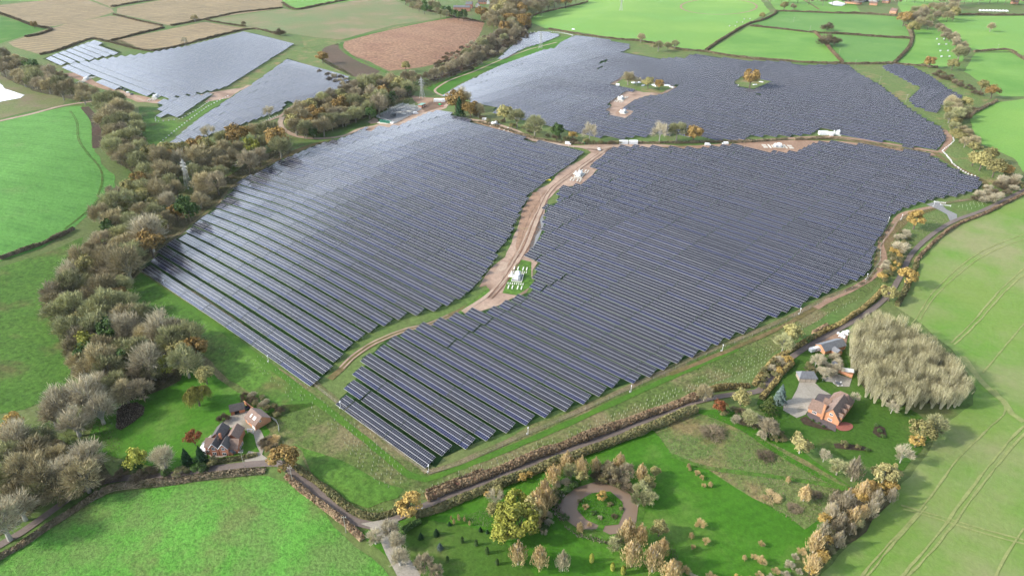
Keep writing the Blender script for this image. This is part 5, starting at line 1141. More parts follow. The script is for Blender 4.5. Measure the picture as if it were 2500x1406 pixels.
o = MB().box(0, L, -.15, .15, -.3, 2.1).box(-.05, L+.05, -.2, .2, 2.1, 2.2).build('garden_wall', 'brick_o'); o.location = (x0, y0, gz(x0, y0)); o.rotation_euler = (0, 0, math.atan2(y1-y0, x1-x0)); tag(o, 'orange brick garden wall joining garage and barn', 'wall')

def car(px, py, rot, mat, label, kind='car', group=None, scale=1.0):
    van = kind == 'van'
    e = root_at('van' if van else 'car', px, py, rot, label, kind, group, dz=.03); e.scale = (scale,)*3
    b = MB()
    if van: b.rbox(-2.7, 2.6, -.98, .98, .35, 1.2, .08); b.rbox(-2.65, 1.25, -.95, .95, 1.15, 2.35, .18); b.poly([(1.2,-.93,1.15),(2.0,-.9,1.15),(2.0,.9,1.15),(1.2,.93,1.15),(1.2,-.85,2.25),(1.35,-.8,2.25),(1.35,.8,2.25),(1.2,.85,2.25)], [(0,3,2,1),(4,5,6,7),(0,1,5,4),(1,2,6,5),(2,3,7,6),(3,0,4,7)])
    else: b.rbox(-2.15, 2.15, -.88, .88, .3, .95, .1); b.poly([(-1.7,-.82,.9),(1.2,-.82,.9),(1.2,.82,.9),(-1.7,.82,.9),(-1.2,-.68,1.48),(.45,-.68,1.48),(.45,.68,1.48),(-1.2,.68,1.48)], [(4,5,6,7),(0,1,5,4),(1,2,6,5),(2,3,7,6),(3,0,4,7)])
    b.build('body', mat, e)
    g = MB()
    if van: g.poly([(2.02,-.82,1.25),(2.02,.82,1.25),(1.42,.74,2.15),(1.42,-.74,2.15)], [(0,1,2,3)])
    else: g.poly([(1.17,-.74,.97),(1.17,.74,.97),(.53,.62,1.42),(.53,-.62,1.42)], [(0,1,2,3)])
    g.build('windscreen', 'glass', e)
    for x in (-1.6 if van else -1.35, 1.7 if van else 1.4):
        for s in (-1, 1):
            wl = MB(); wl.tube((x, s*.78, .33), (x, s*1.0, .33), .33, .33, 10); wl.build('wheel', 'black', e)
    return e
car(599, 999, 70, 'bluecar', 'dark blue car parked beside the small brick garage')
car(2007, 846, 62, 'white', 'white car parked between caravan and grey bungalow')
# --- chalet house on the right
h = root_at('chalet_house', 2022, 1010, 0, 'orange brick house with steep brown roof and three dormers', 'house')
w, r = gable(h, -1.5, 6.8, -6.0, 9.0, 3.0, 8.2, 'y', 'brick_o', 'tile', hip=0)
w2, r2 = gable(h, -8.0, -1.2, -5.6, 1.6, 2.8, 6.2, 'x', 'brick_o', 'tile')
gable(h, -4.2, -1.4, 3.5, 7.0, 2.6, 4.6, 'x', 'brick_o', 'tile')
gable(h, -2.8, 6.8, 9.0, 14.5, 3.0, 7.2, 'x', 'brick_o', 'tile', hip=3.0)
for yy in (-3.6, .8, 5.2):
    dw, dr = gable(r, 4.2, 7.2, yy-1.2, yy+1.2, 4.7, 5.9, 'x', 'brick_o', 'tile', over=.2, base=2.6, wname='dormer', rname='dormer_roof')
window(w, 2.6, -6.0, 1.6, 1.8, 1.3, 's', 2); window(w, 2.6, -6.0, 4.8, 1.4, 1.2, 's', 1); window(w2, -5.0, -5.6, 1.5, 2.0, 1.3, 's', 2)
mb = MB(); mb.box(-8.08, -8.0, -4.6, -1.0, 0, 2.3); mb.build('garage_door', 'white', h)
chimney(h, -1.0, -6.3, -.3, 8.6, 1.0, 'brick_o')
mb = MB(); mb.box(-4.2, -3.2, -1.6, -.8, 5.15, 5.35); mb.build('rooflight', 'white', r2)
h = root_at('timber_garage', 1968, 925, 40, 'open fronted timber garage with grey hipped roof', 'garage')
w, r = gable(h, -4.6, 4.4, -2.8, 2.8, 2.6, 5.0, 'x', 'timber', 'slate', hip=1.6)
for k in range(3): MB().box(-4.0+2.8*k, -1.6+2.8*k, -2.88, -2.8, 0, 2.2).build('garage_door', 'timber_w', h)
h = root_at('bungalow', 2026, 851, 64, 'long grey roofed bungalow half hidden by bare trees', 'bungalow')
w, r = gable(h, -7.5, 7.5, -3.6, 3.6, 2.6, 4.8, 'x', 'brick_o', 'slate'); gable(h, -3, 1.5, -7.2, -3.4, 2.4, 3.8, 'y', 'brick_o', 'slate', over=.3)
window(w, -7.5, 0, 1.4, 1.6, 1.1, 'w', 1)
h = root_at('caravan', 1988, 857, 62, 'white caravan parked beside the dark hedge', 'caravan', dz=.05)
MB().rbox(-3.2, 3.2, -1.15, 1.15, .45, 2.6, .25).build('body', 'white', h)
for x in (-1.8, 0, 1.8): MB().box(x-.4, x+.4, -.35, .35, 2.6, 2.72).build('roof_vent', 'offwhite', h)
for s in (-1, 1): MB().tube((-.2, s*.95, .35), (-.2, s*1.17, .35), .33, .33, 10).build('wheel', 'black', h)
MB().tube((3.2, 0, .5), (4.3, 0, .5), .06, .06).build('drawbar', 'steel', h); window(h, 0, -1.15, 1.6, 1.4, .7, 's', 0)
def shed(px, py, rot, L, W, H, wm, rm, label, nm='shed'):
    h = root_at(nm, px, py, rot, label, nm.replace('_', ' ')); w, r = gable(h, -L/2, L/2, -W/2, W/2, H, H+W*.28, 'x', wm, rm, over=.15)
    MB().box(-.5, .5, -W/2-.06, -W/2, 0, H-.25).build('door', 'timber_w', h); return h
shed(2042, 899, 62+90, 5, 3, 2.2, 'timber', 'slate', 'small grey roofed shed above the terrace')
shed(2066, 911, 30, 6, 3.2, 2.1, 'brick_o', 'offwhite', 'brick lean-to with pale glazed roof beside the grove', 'greenhouse')
x0, y0 = P(2008, 920); x1, y1 = P(2042, 911)
for a, b, lb in [((2035,896),(2056,908),'orange brick wall behind the terrace, upper run'), ((2046,910),(2080,923),'orange brick wall behind the terrace, lower run')]:
    x0, y0 = P(*a); x1, y1 = P(*b); L = math.hypot(x1-x0, y1-y0)
    o = MB().box(0, L, -.15, .15, -.3, 1.8).box(-.05, L+.05, -.2, .2, 1.8, 1.9).build('garden_wall', 'brick_o'); o.location = (x0, y0, gz(x0, y0)); o.rotation_euler = (0, 0, math.atan2(y1-y0, x1-x0)); tag(o, lb, 'wall')
h = root_at('garden_table', 2046, 938, 20, 'round dark table with chairs on the terrace', 'table')
MB().cyl(0, 0, .68, .75, 1.3, 12).build('table_top', 'darkgrey', h); MB().cyl(0, 0, 0, .7, .12).build('leg', 'darkgrey', h)
for k in range(5):
    a = k*1.256; e = root_at('garden_chair', 2046, 938, math.degrees(a), 'white garden chair around the round terrace table', 'chair', 'garden chairs on the terrace')
    e.location.x += 2*math.cos(a); e.location.y += 2*math.sin(a)
    MB().box(-.3, .3, -.3, .3, .4, .48).build('seat', 'offwhite', e); MB().box(.24, .3, -.3, .3, .48, 1.0).build('backrest', 'offwhite', e)
rr = random.Random(5)
for k, (a, b) in enumerate([(2048,816),(2055,820),(2060,813),(2066,817),(2070,811),(2058,824),(2050,822)]):
    e = root_at('wrapped_bale', a, b, k*37, 'white wrapped bundle in the heap above the grey bungalow', 'bundle', 'white bundles above the bungalow'); s = rr.uniform(.7, 1.3)
    MB().rbox(-s, s, -s*.7, s*.7, 0, s*1.1, .3).build('wrapping', 'white', e); MB().box(-s*.1, s*.1, -s*.72, s*.72, 0, s*1.12).build('strap', 'darkgrey', e)

# --- far buildings
def far_house(px, py, rot, L, W, H, R, wm, rm, label, nwin=4, ch=1, nm='farmhouse'):
    h = root_at(nm, px, py, rot, label, 'house'); w, r = gable(h, -L/2, L/2, -W/2, W/2, H, R, 'x', wm, rm)
    for i in range(nwin):
        x = -L/2+L*(i+.5)/nwin
        for z in ((1.5, 4.2) if H > 4 else (1.5,)): window(w, x, -W/2, z, 1.2, 1.3, 's', 0)
    for i in range(ch): chimney(r, -L*.3+i*L*.6, 0, R-.8, R+1.2, .9)
    return h
far_house(1128, 27, 38, 36, 12, 7.5, 11, 'brick', 'slate', 'large red brick mansion with rows of white windows', 9, 3, 'mansion')
h = far_house(1146, 20, 38, 14, 20, 8.5, 13, 'brick', 'slate', 'tall red brick wing with white gable frames behind the mansion', 3, 2, 'mansion_wing')
for k in range(5):
    x = root_at('lime_tree_trunk', 1120+k*10, 36+k*1.2, 0, None, None); bpy.data.objects.remove(x)
far_house(1166, 17, -50, 11, 8, 4.5, 9, 'render', 'tile_d', 'white gabled cottage nearest the red mansion', 2, 1, 'cottage')
far_house(1191, 10, -50, 11, 8, 4.5, 9, 'render', 'tile_d', 'white gabled cottage farthest right of the mansion', 2, 1, 'cottage')
far_house(1178, 10, 36, 20, 8, 4.5, 8.5, 'brick', 'tile_d', 'dark roofed range between the two white cottages', 4, 1, 'cottage_range')
far_house(2181, 33, 0, 13, 11, 5.5, 9.5, 'brick_o', 'tile', 'bright orange brick house alone below the farm', 3, 1)
far_house(2163, 8, -10, 14, 11, 5.5, 9, 'brick_o', 'slate', 'pinkish brick farmhouse at the right of the farm', 3, 1)
far_house(2132, 13, 10, 16, 9, 4.0, 7, 'brick_o', 'tile', 'low brick cottage in front of the grey farm barns', 3, 1)
far_house(2083, 10, -8, 36, 7, 3.2, 5.5, 'brick_o', 'tile', 'long brick stable beside the white riding yard', 6, 0, 'stable')
for a, b, L_, lb in [(2085,4,46,'wide grey roofed farm barn left of the farmhouse'), (2120,3,40,'wide grey roofed farm barn nearest the farmhouse')]:
    h = root_at('farm_barn', a, b, 5, lb, 'barn'); w, r = gable(h, -L_/2, L_/2, -11, 11, 5, 8, 'x', 'steel', 'slate')
    MB().box(-2.5, 2.5, -11.1, -11, 0, 4.2).build('barn_door', 'darkgrey', h)
far_house(2476, 10, 0, 14, 10, 5, 8.5, 'brick_o', 'tile', 'orange roofed house at the far top right corner', 3, 1)
for k in range(9):
    e = root_at('polytunnel', 2394+k*8, 27.5+k*.15, 38, 'white domed tunnel in the row at the top right edge', 'polytunnel', 'white tunnels at the top right edge')
    mb = MB(); n_ = 6; pr = [(2.4*math.cos(math.pi*i/n_), 3.0*math.sin(math.pi*i/n_)) for i in range(n_+1)]
    for yy in (-3, 3): mb.V += [(x, yy, z) for x, z in pr]
    mb.F += [(i, i+1, n_+2+i, n_+1+i) for i in range(n_)] + [tuple(range(n_, -1, -1)), tuple(range(n_+1, 2*n_+2))]
    mb.build('cover', 'white', e); MB().box(-.6, .6, -3.1, -3.02, 0, 2.2).build('door', 'offwhite', e)

# --- containers
def container(px, py, rot, L, W, H, label, group=None, mat='white'):
    e = root_at('container', px, py, rot, label, 'container', group)
    mb = MB(); mb.box(-L/2, L/2, -W/2, W/2, .1, H)
    k = int(L/.6)
    for i in range(k): x = -L/2+.3+i*.6; mb.box(x-.12, x+.12, -W/2-.05, -W/2, .25, H-.15); mb.box(x-.12, x+.12, W/2, W/2+.05, .25, H-.15)
    mb.build('body', mat, e); MB().box(L/2, L/2+.06, -W/2+.1, -.05, .2, H-.1).build('door', 'offwhite', e); MB().box(L/2, L/2+.06, .05, W/2-.1, .2, H-.1).build('door', 'offwhite', e)
    MB().box(-L/2+.05, L/2-.05, -W/2+.05, W/2-.05, H, H+.05).build('roof', 'white', e); return e
container(1522, 352, 42, 9, 3.4, 3.6, 'white site container standing left by the centre road junction')
container(1546, 352, 42, 8.5, 3.4, 3.6, 'white site container standing right by the centre road junction')
container(1068, 249, 42, 9, 4, 3.6, 'white site cabin beside the substation yard, the longer one')
container(1082, 249, 42, 5, 4, 3.6, 'short white site cabin tucked under the orange oak')
container(2010, 329, 38, 10, 4.5, 3.4, 'long white container beside the eastern inverter')
container(2029, 331, 38, 3.6, 4.5, 3.4, 'small white container next to the eastern inverter')
for a, b, r_, lb in [(1184,294,30,'white van on the site road above the left block'), (1387,353,20,'white van at the fork of the centre road'), (1728,356,38,'white van parked left behind the right block'), (1770,353,-140,'white van parked right behind the right block'), (1400,74,30,'white van at the edge of the bright green field'), (1015,279,60,'white van beside the substation fence')]:
    car(a, b, r_, 'white', lb, 'van', None, 1.15)
# --- compounds
def block_things(e0, xs, ys, sx, sy, sz, label, group, mat='cream'):
    c, s = math.cos(e0[2]), math.sin(e0[2])
    proto_ = None
    for yy in ys:
        for xx in xs:
            x = e0[0]+c*xx-s*yy; y = e0[1]+s*xx+c*yy
            if proto_ is None:
                o = MB().rbox(-sx/2, sx/2, -sy/2, sy/2, -.1, sz, .08).build('concrete_block', mat); proto_ = o
            else: o = link(proto_.copy())
            o.location = (x, y, gz(x, y)+.1); o.rotation_euler = (0, 0, e0[2]); tag(o, label, 'block', group)
def inverter(px, py, px2, py2, label, where, blocks=True, sc=1.0, side=True):
    """(px,py) centre of the bund; (px2,py2) a point further along its long axis"""
    x, y = P(px, py); x2, y2 = P(px2, py2); rot = math.atan2(y2-y, x2-x)-math.pi/2
    e = empty('inverter_station', (x, y, gz(x, y)+.1), rot, label, 'inverter station'); e.scale = (sc,)*3
    MB().box(-3.2, 3.2, -5.2, 5.2, -.3, .25).build('bund_floor', 'darkgrey', e)
    b = MB(); b.box(-3.5, 3.5, -5.5, -5.2, -.3, .7).box(-3.5, 3.5, 5.2, 5.5, -.3, .7).box(-3.5, -3.2, -5.2, 5.2, -.3, .7).box(3.2, 3.5, -5.2, 5.2, -.3, .7); b.build('bund_wall', 'cream', e)
    t = MB(); t.rbox(-2.4, .9, -3.6, -.6, .4, 3.0, .35).build('transformer_tank', 'white', e)
    t = MB(); t.rbox(-1.9, 1.3, -.3, 3.6, .4, 3.5, .45); t.build('inverter_cabinet', 'white', e)
    t = MB(); t.tube((.2, .4, 3.4), (.2, 2.8, 3.4), .75, .75, 10).build('cooling_duct', 'white', e)
    for i in range(3): MB().cyl(-1.7+i*.9, -2.1, 2.95, 3.7, .16).build('bushing', 'offwhite', e)
    for i in range(2): MB().cyl(1.7, -2.8+i*4.6, .3, 2.3, .55, 10).build('cooler', 'offwhite', e)
    if side:
        t = MB(); t.box(-6.4, -3.6, .2, 3.2, -.3, .6).build('side_plinth', 'cream', e); MB().rbox(-4.9, -3.9, .6, 2.8, .6, 3.0, .3).build('switch_cabinet', 'white', e)
    if blocks:
        g = 'concrete blocks '+where
        block_things((x, y, rot), [-4.2*sc, -1.6*sc, 1.9*sc, 4.4*sc], [-13*sc, 12.6*sc], .75*sc, 4.2*sc, .6, 'long pale concrete block '+where, g)
        block_things((x, y, rot), [(-5.2+1.42*i)*sc for i in range(8)], [-8.2*sc, 7.8*sc], .6*sc, 1.7*sc, .6, 'short pale concrete block '+where, g+', short')
    return e
inverter(1264, 679, 1272, 652, 'white inverter station in a dark bund beside the wide dirt track', 'around the inverter beside the wide dirt track')
inverter(1415, 429, 1428, 414, 'white inverter station at the upper end of the dirt track', 'around the inverter at the upper end of the dirt track')
inverter(1899, 359, 1935, 360, 'white inverter station behind the right-hand block', 'around the inverter behind the right-hand block')
inverter(2046, 328, 2052, 318, 'white inverter station beside the long white container', '', False)
inverter(1208, 306, 1218, 302, 'white inverter station above the left-hand block', '', False)
inverter(1517, 243, 1530, 232, 'white inverter station in the middle of the far block', 'around the middle far inverter')
inverter(1523, 276, 1534, 268, 'white inverter station at the lower end of the far clearing', '', False)
inverter(212, 195, 224, 190, 'white inverter station beside the west panels', 'around the west inverter')
inverter(382, 238, 392, 232, 'white inverter station beside the west site road', 'around the inverter on the west site road')
for i, (a, b) in enumerate([(1222,313),(1232,318),(1238,315),(1244,319)]):
    x, y = P(a, b); block_things((x, y, math.radians(20)), [0], [0], 1.4, 8, .6, 'long pale block on the red dirt above the left block', 'long blocks above the left block')
for i, (a, b) in enumerate([(1640,214),(1628,210),(1553,203),(1570,210),(1508,208),(1600,210)]):
    e = root_at('stacked_sheeting', a, b, i*31, 'white sheeted pile among the oaks of the far clearing', 'pile', 'white piles in the far clearing'); s = 1+.5*(i % 3)
    MB().rbox(-3*s, 3*s, -1.6*s, 1.6*s, 0, 1.1, .4).build('sheet', 'white', e); MB().box(-2.8*s, 2.8*s, -.2, .2, 0, 1.15).build('strap', 'darkgrey', e)
for i, (a, b) in enumerate([(1858,201),(1798,209),(1843,208)]):
    e = root_at('stacked_sheeting', a, b, i*31, 'white sheeted pile under the lone oak of the far block', 'pile', 'white piles under the lone oak'); s = 1.0
    MB().rbox(-3*s, 3*s, -1.2*s, 1.2*s, 0, 1.0, .4).build('sheet', 'white', e); MB().box(-2.8*s, 2.8*s, -.2, .2, 0, 1.05).build('strap', 'darkgrey', e)
for i, (a, b) in enumerate([(305,222),(312,228),(322,232),(286,214),(296,218),(275,208)]):
    e = root_at('pallet_stack', a, b, i*47, 'white wrapped pallet beside the west site road', 'pallet', 'pallets beside the west site road')
    MB().rbox(-1.6, 1.6, -1.3, 1.3, .15, 2.0, .15).build('wrapping', 'white' if i % 2 else 'darkgrey', e); MB().box(-1.7, 1.7, -1.4, 1.4, 0, .15).build('pallet', 'timber', e)
e = root_at('sheeted_pile', 1338, 440, 40, 'bright yellow sheeted pile beside the dirt track', 'pile'); MB().rbox(-2.6, 2.6, -1.1, 1.1, 0, .9, .3).build('sheet', 'yellow', e); MB().box(-2.4, 2.4, -.15, .15, 0, .95).build('strap', 'darkgrey', e)
def drum(px, py, mat, label):
    e = root_at('cable_drum', px, py, 20, label, 'tank'); MB().tube((-1.3, 0, 1.1), (1.3, 0, 1.1), 1.1, 1.1, 14).build('barrel', mat, e)
    for s in (-1, 1): MB().tube((s*1.3, 0, 1.1), (s*1.45, 0, 1.1), 1.35, 1.35, 14).build('end_plate', mat, e)
drum(1425, 352, 'green_bright', 'bright green drum on the grass verge of the centre road'); drum(1074, 257, 'green_bright', 'green drum beside the white site cabins')
e = root_at('digger', 1463, 368, 150, 'white telescopic digger on the dirt junction', 'digger')
MB().rbox(-2.2, 1.8, -1.1, 1.1, .7, 1.7, .2).build('body', 'white', e); MB().rbox(-.6, .9, -1.0, .1, 1.6, 2.8, .15).build('cab', 'offwhite', e); MB().tube((-2.0, .6, 1.9), (4.2, .6, 2.6), .28, .2).build('boom', 'steel', e)
for x in (-1.5, 1.4):
    for s in (-1, 1): MB().tube((x, s*.95, .55), (x, s*1.35, .55), .55, .55, 12).build('wheel', 'black', e)
e = root_at('dumper', 1079, 261, 20, 'small red dumper beside the green drum', 'dumper')
MB().rbox(-1.8, .2, -.9, .9, .6, 1.3, .15).build('body', 'red', e); MB().rbox(.3, 2.0, -1.0, 1.0, .8, 1.6, .3).build('skip', 'red', e)
for x in (-1.2, 1.2):
    for s in (-1, 1): MB().tube((x, s*.85, .45), (x, s*1.15, .45), .45, .45, 10).build('wheel', 'black', e)

# --- substation
def fence_run(name, pts, h, label, step, wpale, mat, gate=None, closed=False, rails=(.3, .85), posts=3.0, pr=.07):
    W = PP(pts); W = W+[W[0]] if closed else W; root = empty(name, (W[0][0], W[0][1], gz(*W[0])), 0, label, 'fence'); ox, oy, oz = root.location
    pa = MB(); po = MB()
    for a, b in zip(W, W[1:]):
        L = math.hypot(b[0]-a[0], b[1]-a[1]); n_ = max(1, int(L/posts)); ux, uy = (b[0]-a[0])/L, (b[1]-a[1])/L
        Z = [gz(a[0]+ux*L*i/n_, a[1]+uy*L*i/n_) for i in range(n_+1)]
        for i in range(n_+1):
            x = a[0]+ux*L*i/n_-ox; y = a[1]+uy*L*i/n_-oy; z = Z[i]-oz; po.tube((x, y, z-.3), (x, y, z+h), pr, pr, 4)
            if i:
                x2 = a[0]+ux*L*(i-1)/n_-ox; y2 = a[1]+uy*L*(i-1)/n_-oy; z2 = Z[i-1]-oz
                for q in rails: pa.tube((x2, y2, z2+h*q), (x, y, z+h*q), .035 if not wpale else .05, None, 4)
        if wpale:
            m = int(L/step)
            for i in range(m):
                t = (i+.5)*step; x = a[0]+ux*t; y = a[1]+uy*t; z = gz(x, y)-oz; x -= ox; y -= oy; q = wpale/2
                pa.poly([(x-ux*q,y-uy*q,z),(x+ux*q,y+uy*q,z),(x+ux*q,y+uy*q,z+h),(x-ux*q,y-uy*q,z+h)], [(0,1,2,3)])
    pa.build('pales' if wpale else 'wires', mat, root); po.build('posts', mat, root); return root
SB = [(919,287),(964,303),(1029,267),(984,257)]
S('substation_floor', SB, 'yard', 5, 0)
fence_run('palisade_fence', SB, 2.6, 'grey steel palisade fence around the substation', .6, .2, 'pale_steel', closed=True)
S0 = P(974, 279); SR = math.atan2(P(984,257)[1]-P(919,287)[1], P(984,257)[0]-P(919,287)[0])
def sub_item(name, u, v, label, cat, group=None):
    x = S0[0]+math.cos(SR)*u-math.sin(SR)*v; y = S0[1]+math.sin(SR)*u+math.cos(SR)*v
    return empty(name, (x, y, gz(x, y)+.2), SR, label, cat, group)
SL = math.hypot(P(984,257)[0]-P(919,287)[0], P(984,257)[1]-P(919,287)[1]); SWd = math.hypot(P(964,303)[0]-P(919,287)[0], P(964,303)[1]-P(919,287)[1])
e = sub_item('transformer', -SL*.22, 0, 'large dark transformer with radiators in the substation', 'transformer')
MB().rbox(-3.2, 3.2, -1.8, 1.8, .4, 4.2, .2).build('tank', 'darkgrey', e)
for s in (-1, 1):
    m = MB()
    for i in range(8): m.box(-2.6+i*.7, -2.35+i*.7, s*1.9, s*3.0, .8, 3.6) if s > 0 else m.box(-2.6+i*.7, -2.35+i*.7, -3.0, -1.9, .8, 3.6)
    m.build('radiator', 'darkgrey', e)
MB().tube((-2.5, 0, 4.9), (1.5, 0, 4.9), .5, .5, 10).build('conservator', 'darkgrey', e)
for i in range(3): MB().tube((-1.5+i*1.4, .8, 4.2), (-1.5+i*1.4, 1.2, 6.4), .2, .12).build('bushing', 'offwhite', e)
for k in range(6):
    u = -SL*.05+k*SL*.085
    e = sub_item('busbar_gantry', u, 0, 'grey steel busbar gantry inside the substation fence', 'gantry', 'busbar gantries in the substation'); hw = SWd*.30
    for s in (-1, 1): MB().tube((0, s*hw, 0), (0, s*hw, 5.6), .2, .16).build('post', 'steel', e)
    MB().tube((0, -hw-.5, 5.6), (0, hw+.5, 5.6), .18, .18).build('beam', 'steel', e)
    for i in range(3): MB().cyl(0, -hw*.6+i*hw*.6, 5.7, 7.0, .16).build('insulator', 'offwhite', e)
for k in range(3):
    e = sub_item('busbar', SL*.16, (-.18+.18*k)*SWd, 'long pale busbar running the length of the gantries', 'busbar', 'busbars in the substation')
    MB().tube((-SL*.24, 0, 7.1), (SL*.24, 0, 7.1), .14, .14).build('tube', 'offwhite', e)
    for i in range(4): MB().cyl(-SL*.2+i*SL*.13, 0, 0, 7.0, .12).build('support', 'steel', e)
for k in range(5):
    e = sub_item('cable_trench_slab', SL*(.05+.09*k), SWd*.12*(1 if k % 2 else -1), 'white concrete slab on the substation floor', 'slab', 'slabs on the substation floor')
    MB().box(-1.2, 1.2, -3, 3, -.1, .25).build('slab', 'cream', e)
for u, v in [(-SL*.36, SWd*.3), (-SL*.1, SWd*.38), (SL*.15, -SWd*.38)]:
    e = sub_item('lightning_mast', u, v, 'thin grey lightning mast inside the substation', 'mast', 'lightning masts in the substation'); MB().tube((0,0,0),(0,0,12),.18,.06).build('mast', 'steel', e); MB().cyl(0,0,-.1,.4,.5).build('foot', 'cream', e)
h = root_at('switch_building', 1030, 262, math.degrees(SR), 'small red brick switch building with pale green roof', 'building')
MB().box(-5, 5, -2.6, 2.6, -.4, 3.6).build('wall', 'brick', h); MB().box(-5.3, 5.3, -2.9, 2.9, 3.62, 3.9).build('roof', 'verdigris', h); MB().box(3.0, 4.2, -2.68, -2.6, 0, 2.3).build('door', 'white', h); MB().box(-1, .2, -2.68, -2.6, 0, 2.3).build('door', 'white', h)
e = root_at('green_cabinet', 942, 301, math.degrees(SR)-90, 'dark green cabinet row on a pale plinth below the substation', 'cabinet')
MB().box(-9.5, 9.5, -3.2, 3.2, -.3, .5).build('plinth', 'cream', e)
for i in range(4): MB().rbox(-7.6+i*3.9, -4.2+i*3.9, -1.3, 1.3, .5, 3.3, .12).build('cabinet', 'green_paint', e)
e = root_at('storage_tank', 957, 303, 20, 'white tank beside the dark green cabinets', 'tank'); MB().tube((-2, 0, 1.2), (2, 0, 1.2), 1.1, 1.1, 12).build('barrel', 'white', e); MB().box(-1.6, 1.6, -.6, .6, 0, .4).build('cradle', 'cream', e)
S('sand_apron', [(898,299),(912,288),(922,292),(925,301),(905,303)], 'rut', 5, .2)

# --- pylons
def pylon(px, py, label, H=28, k=1.0):
    x, y = P(px, py); e = empty('lattice_pylon', (x, y, gz(x, y)), math.atan2(P(1320,118)[1]-P(460,458)[1], P(1320,118)[0]-P(460,458)[0])+math.pi/2, label, 'pylon'); e.scale = (k*H/28,)*3
    b = MB(); lv = [(0, 2.7), (5, 2.1), (9.5, 1.6), (13.5, 1.2), (17, .85), (20, .75), (23, .65), (26, .5)]; r = .19
    for (z0, w0), (z1, w1) in zip(lv, lv[1:]):
        c0 = [(-w0,-w0),(w0,-w0),(w0,w0),(-w0,w0)]; c1 = [(-w1,-w1),(w1,-w1),(w1,w1),(-w1,w1)]
        for i in range(4):
            j = (i+1) % 4
            b.tube((*c0[i], z0), (*c1[i], z1), r, r, 4); b.tube((*c0[i], z0), (*c1[j], z1), .095, .095, 4); b.tube((*c0[j], z0), (*c1[i], z1), .095, .095, 4); b.tube((*c1[i], z1), (*c1[j], z1), .08, .08, 4)
    for i in range(4): b.tube((c1[i][0], c1[i][1], 26), (0, 0, 28), .12, .08, 4)
    b.build('tower_body', 'pylon', e)
    for z, L in ((17, 3.6), (20.3, 4.6), (23.6, 3.4)):
        a = MB()
        for s in (-1, 1):
            for q in (-.6, .6): a.tube((s*.7, q, z), (s*L, 0, z+.5), .12, .1, 4); a.tube((s*.65, q, z+1.3), (s*L, 0, z+.5), .09, .08, 4)
            a.tube((s*L*.6, -.35, z+.3), (s*L*.6, .35, z+.3), .08, .08, 4)
        a.tube((-.7, 0, z), (.7, 0, z), .1, .1, 4); ar = a.build('crossarm', 'pylon', e)
        for s in (-1, 1): MB().tube((s*L, 0, z+.4), (s*L, 0, z-1.2), .13, .13, 5).build('insulator', 'offwhite', ar)
    for c in lv[:1]:
        for sx in (-1, 1):
            for sy in (-1, 1): MB().box(sx*2.7-.5, sx*2.7+.5, sy*2.7-.5, sy*2.7+.5, -.6, .3).build('footing', 'cream', e)
    return e
pylon(461, 458, 'steel lattice pylon standing in the creekside wood', 28)
pylon(1031, 239, 'steel lattice pylon standing beside the substation yard', 27)
pylon(1320, 118, 'steel lattice pylon between the north and far panel blocks', 27)
pylon(1516, 26, 'steel lattice pylon alone in the bright green field', 28)
def pole(px, py, H, label, group=None, mat='wood_pole', lean=0):
    e = root_at('utility_pole', px, py, 40, label, 'pole', group); MB().tube((0,0,-.4), (lean,0,H), .17, .12).build('pole', mat, e); MB().box(-1.0+lean, 1.0+lean, -.08, .08, H-.7, H-.5).build('crossarm', mat, e)
    for i in (-1, 0, 1): MB().cyl(i*.9+lean, 0, H-.5, H-.2, .09).build('insulator', 'offwhite', e)
for a, b, lb in [(1937,55,'pole in the upper hay field'),(1977,77,'pole near the hay field hedge junction'),(2048,135,'pole in the lower hay field beside the hedge'),(2087,163,'pole at the top of the rough paddock'),(2147,204,'pole in the middle of the rough paddock'),(2211,250,'pole at the lower end of the rough paddock'),(2434,124,'pole on the hedge between sheep fields'),(597,1140,'pole beside the lane in front of the brick house'),(2401,37,'pole on the far top right hedge'),(715,1178,'pole beside the lane dip'),(845,1300,'pole at the field corner by the lane junction')]:
    pole(a, b, 9.5, 'slim grey utility '+lb)
def cctv(px, py, lb):
    e = root_at('camera_pole', px, py, 30, 'white camera '+lb, 'camera pole'); MB().tube((0,0,-.3),(0,0,4.4),.11,.08).build('pole', 'white', e); MB().rbox(-.2,.2,-.6,.5,4.3,4.6,.06).build('camera', 'white', e); MB().rbox(-.8,-.35,-.25,.25,0,.9,.06).build('cabinet', 'offwhite', e)
for a, b, lb in [(1047,1154,'pole at the front corner of the fence'),(832,997,'pole at the front left of the right block'),(656,884,'pole half way along the left front fence'),(402,698,'pole at the left end of the front fence'),(1289,1061,'pole on the right fence nearest the front corner'),(1540,958,'pole on the right fence behind the planting'),(1763,858,'pole on the right fence above the upper planting'),(1952,768,'pole on the right fence below the golden hedge'),(2115,683,'pole on the right fence near the track bend'),(2168,544,'pole at the upper track bend'),(2200,537,'pole beside the golden oak on the track'),(2279,505,'pole at the site entrance')]: cctv(a, b, lb)
fence_run('deer_fence', [(1046,1158),(960,1094),(860,1014),(760,936),(660,860),(560,784),(450,712),(340,662)], 2.0, 'thin wire fence along the front of the left block', 0, 0, 'wood_pole', rails=(.15,.5,.98), posts=7, pr=.06)
fence_run('deer_fence', [(1046,1158),(1120,1136),(1260,1075),(1400,1015),(1540,951),(1700,878),(1900,793),(2030,729),(2112,692),(2148,640),(2150,600),(2186,548),(2230,520),(2285,506)], 2.0, 'thin wire fence along the right-hand side of the panels', 0, 0, 'wood_pole', rails=(.15,.5,.98), posts=7, pr=.06)
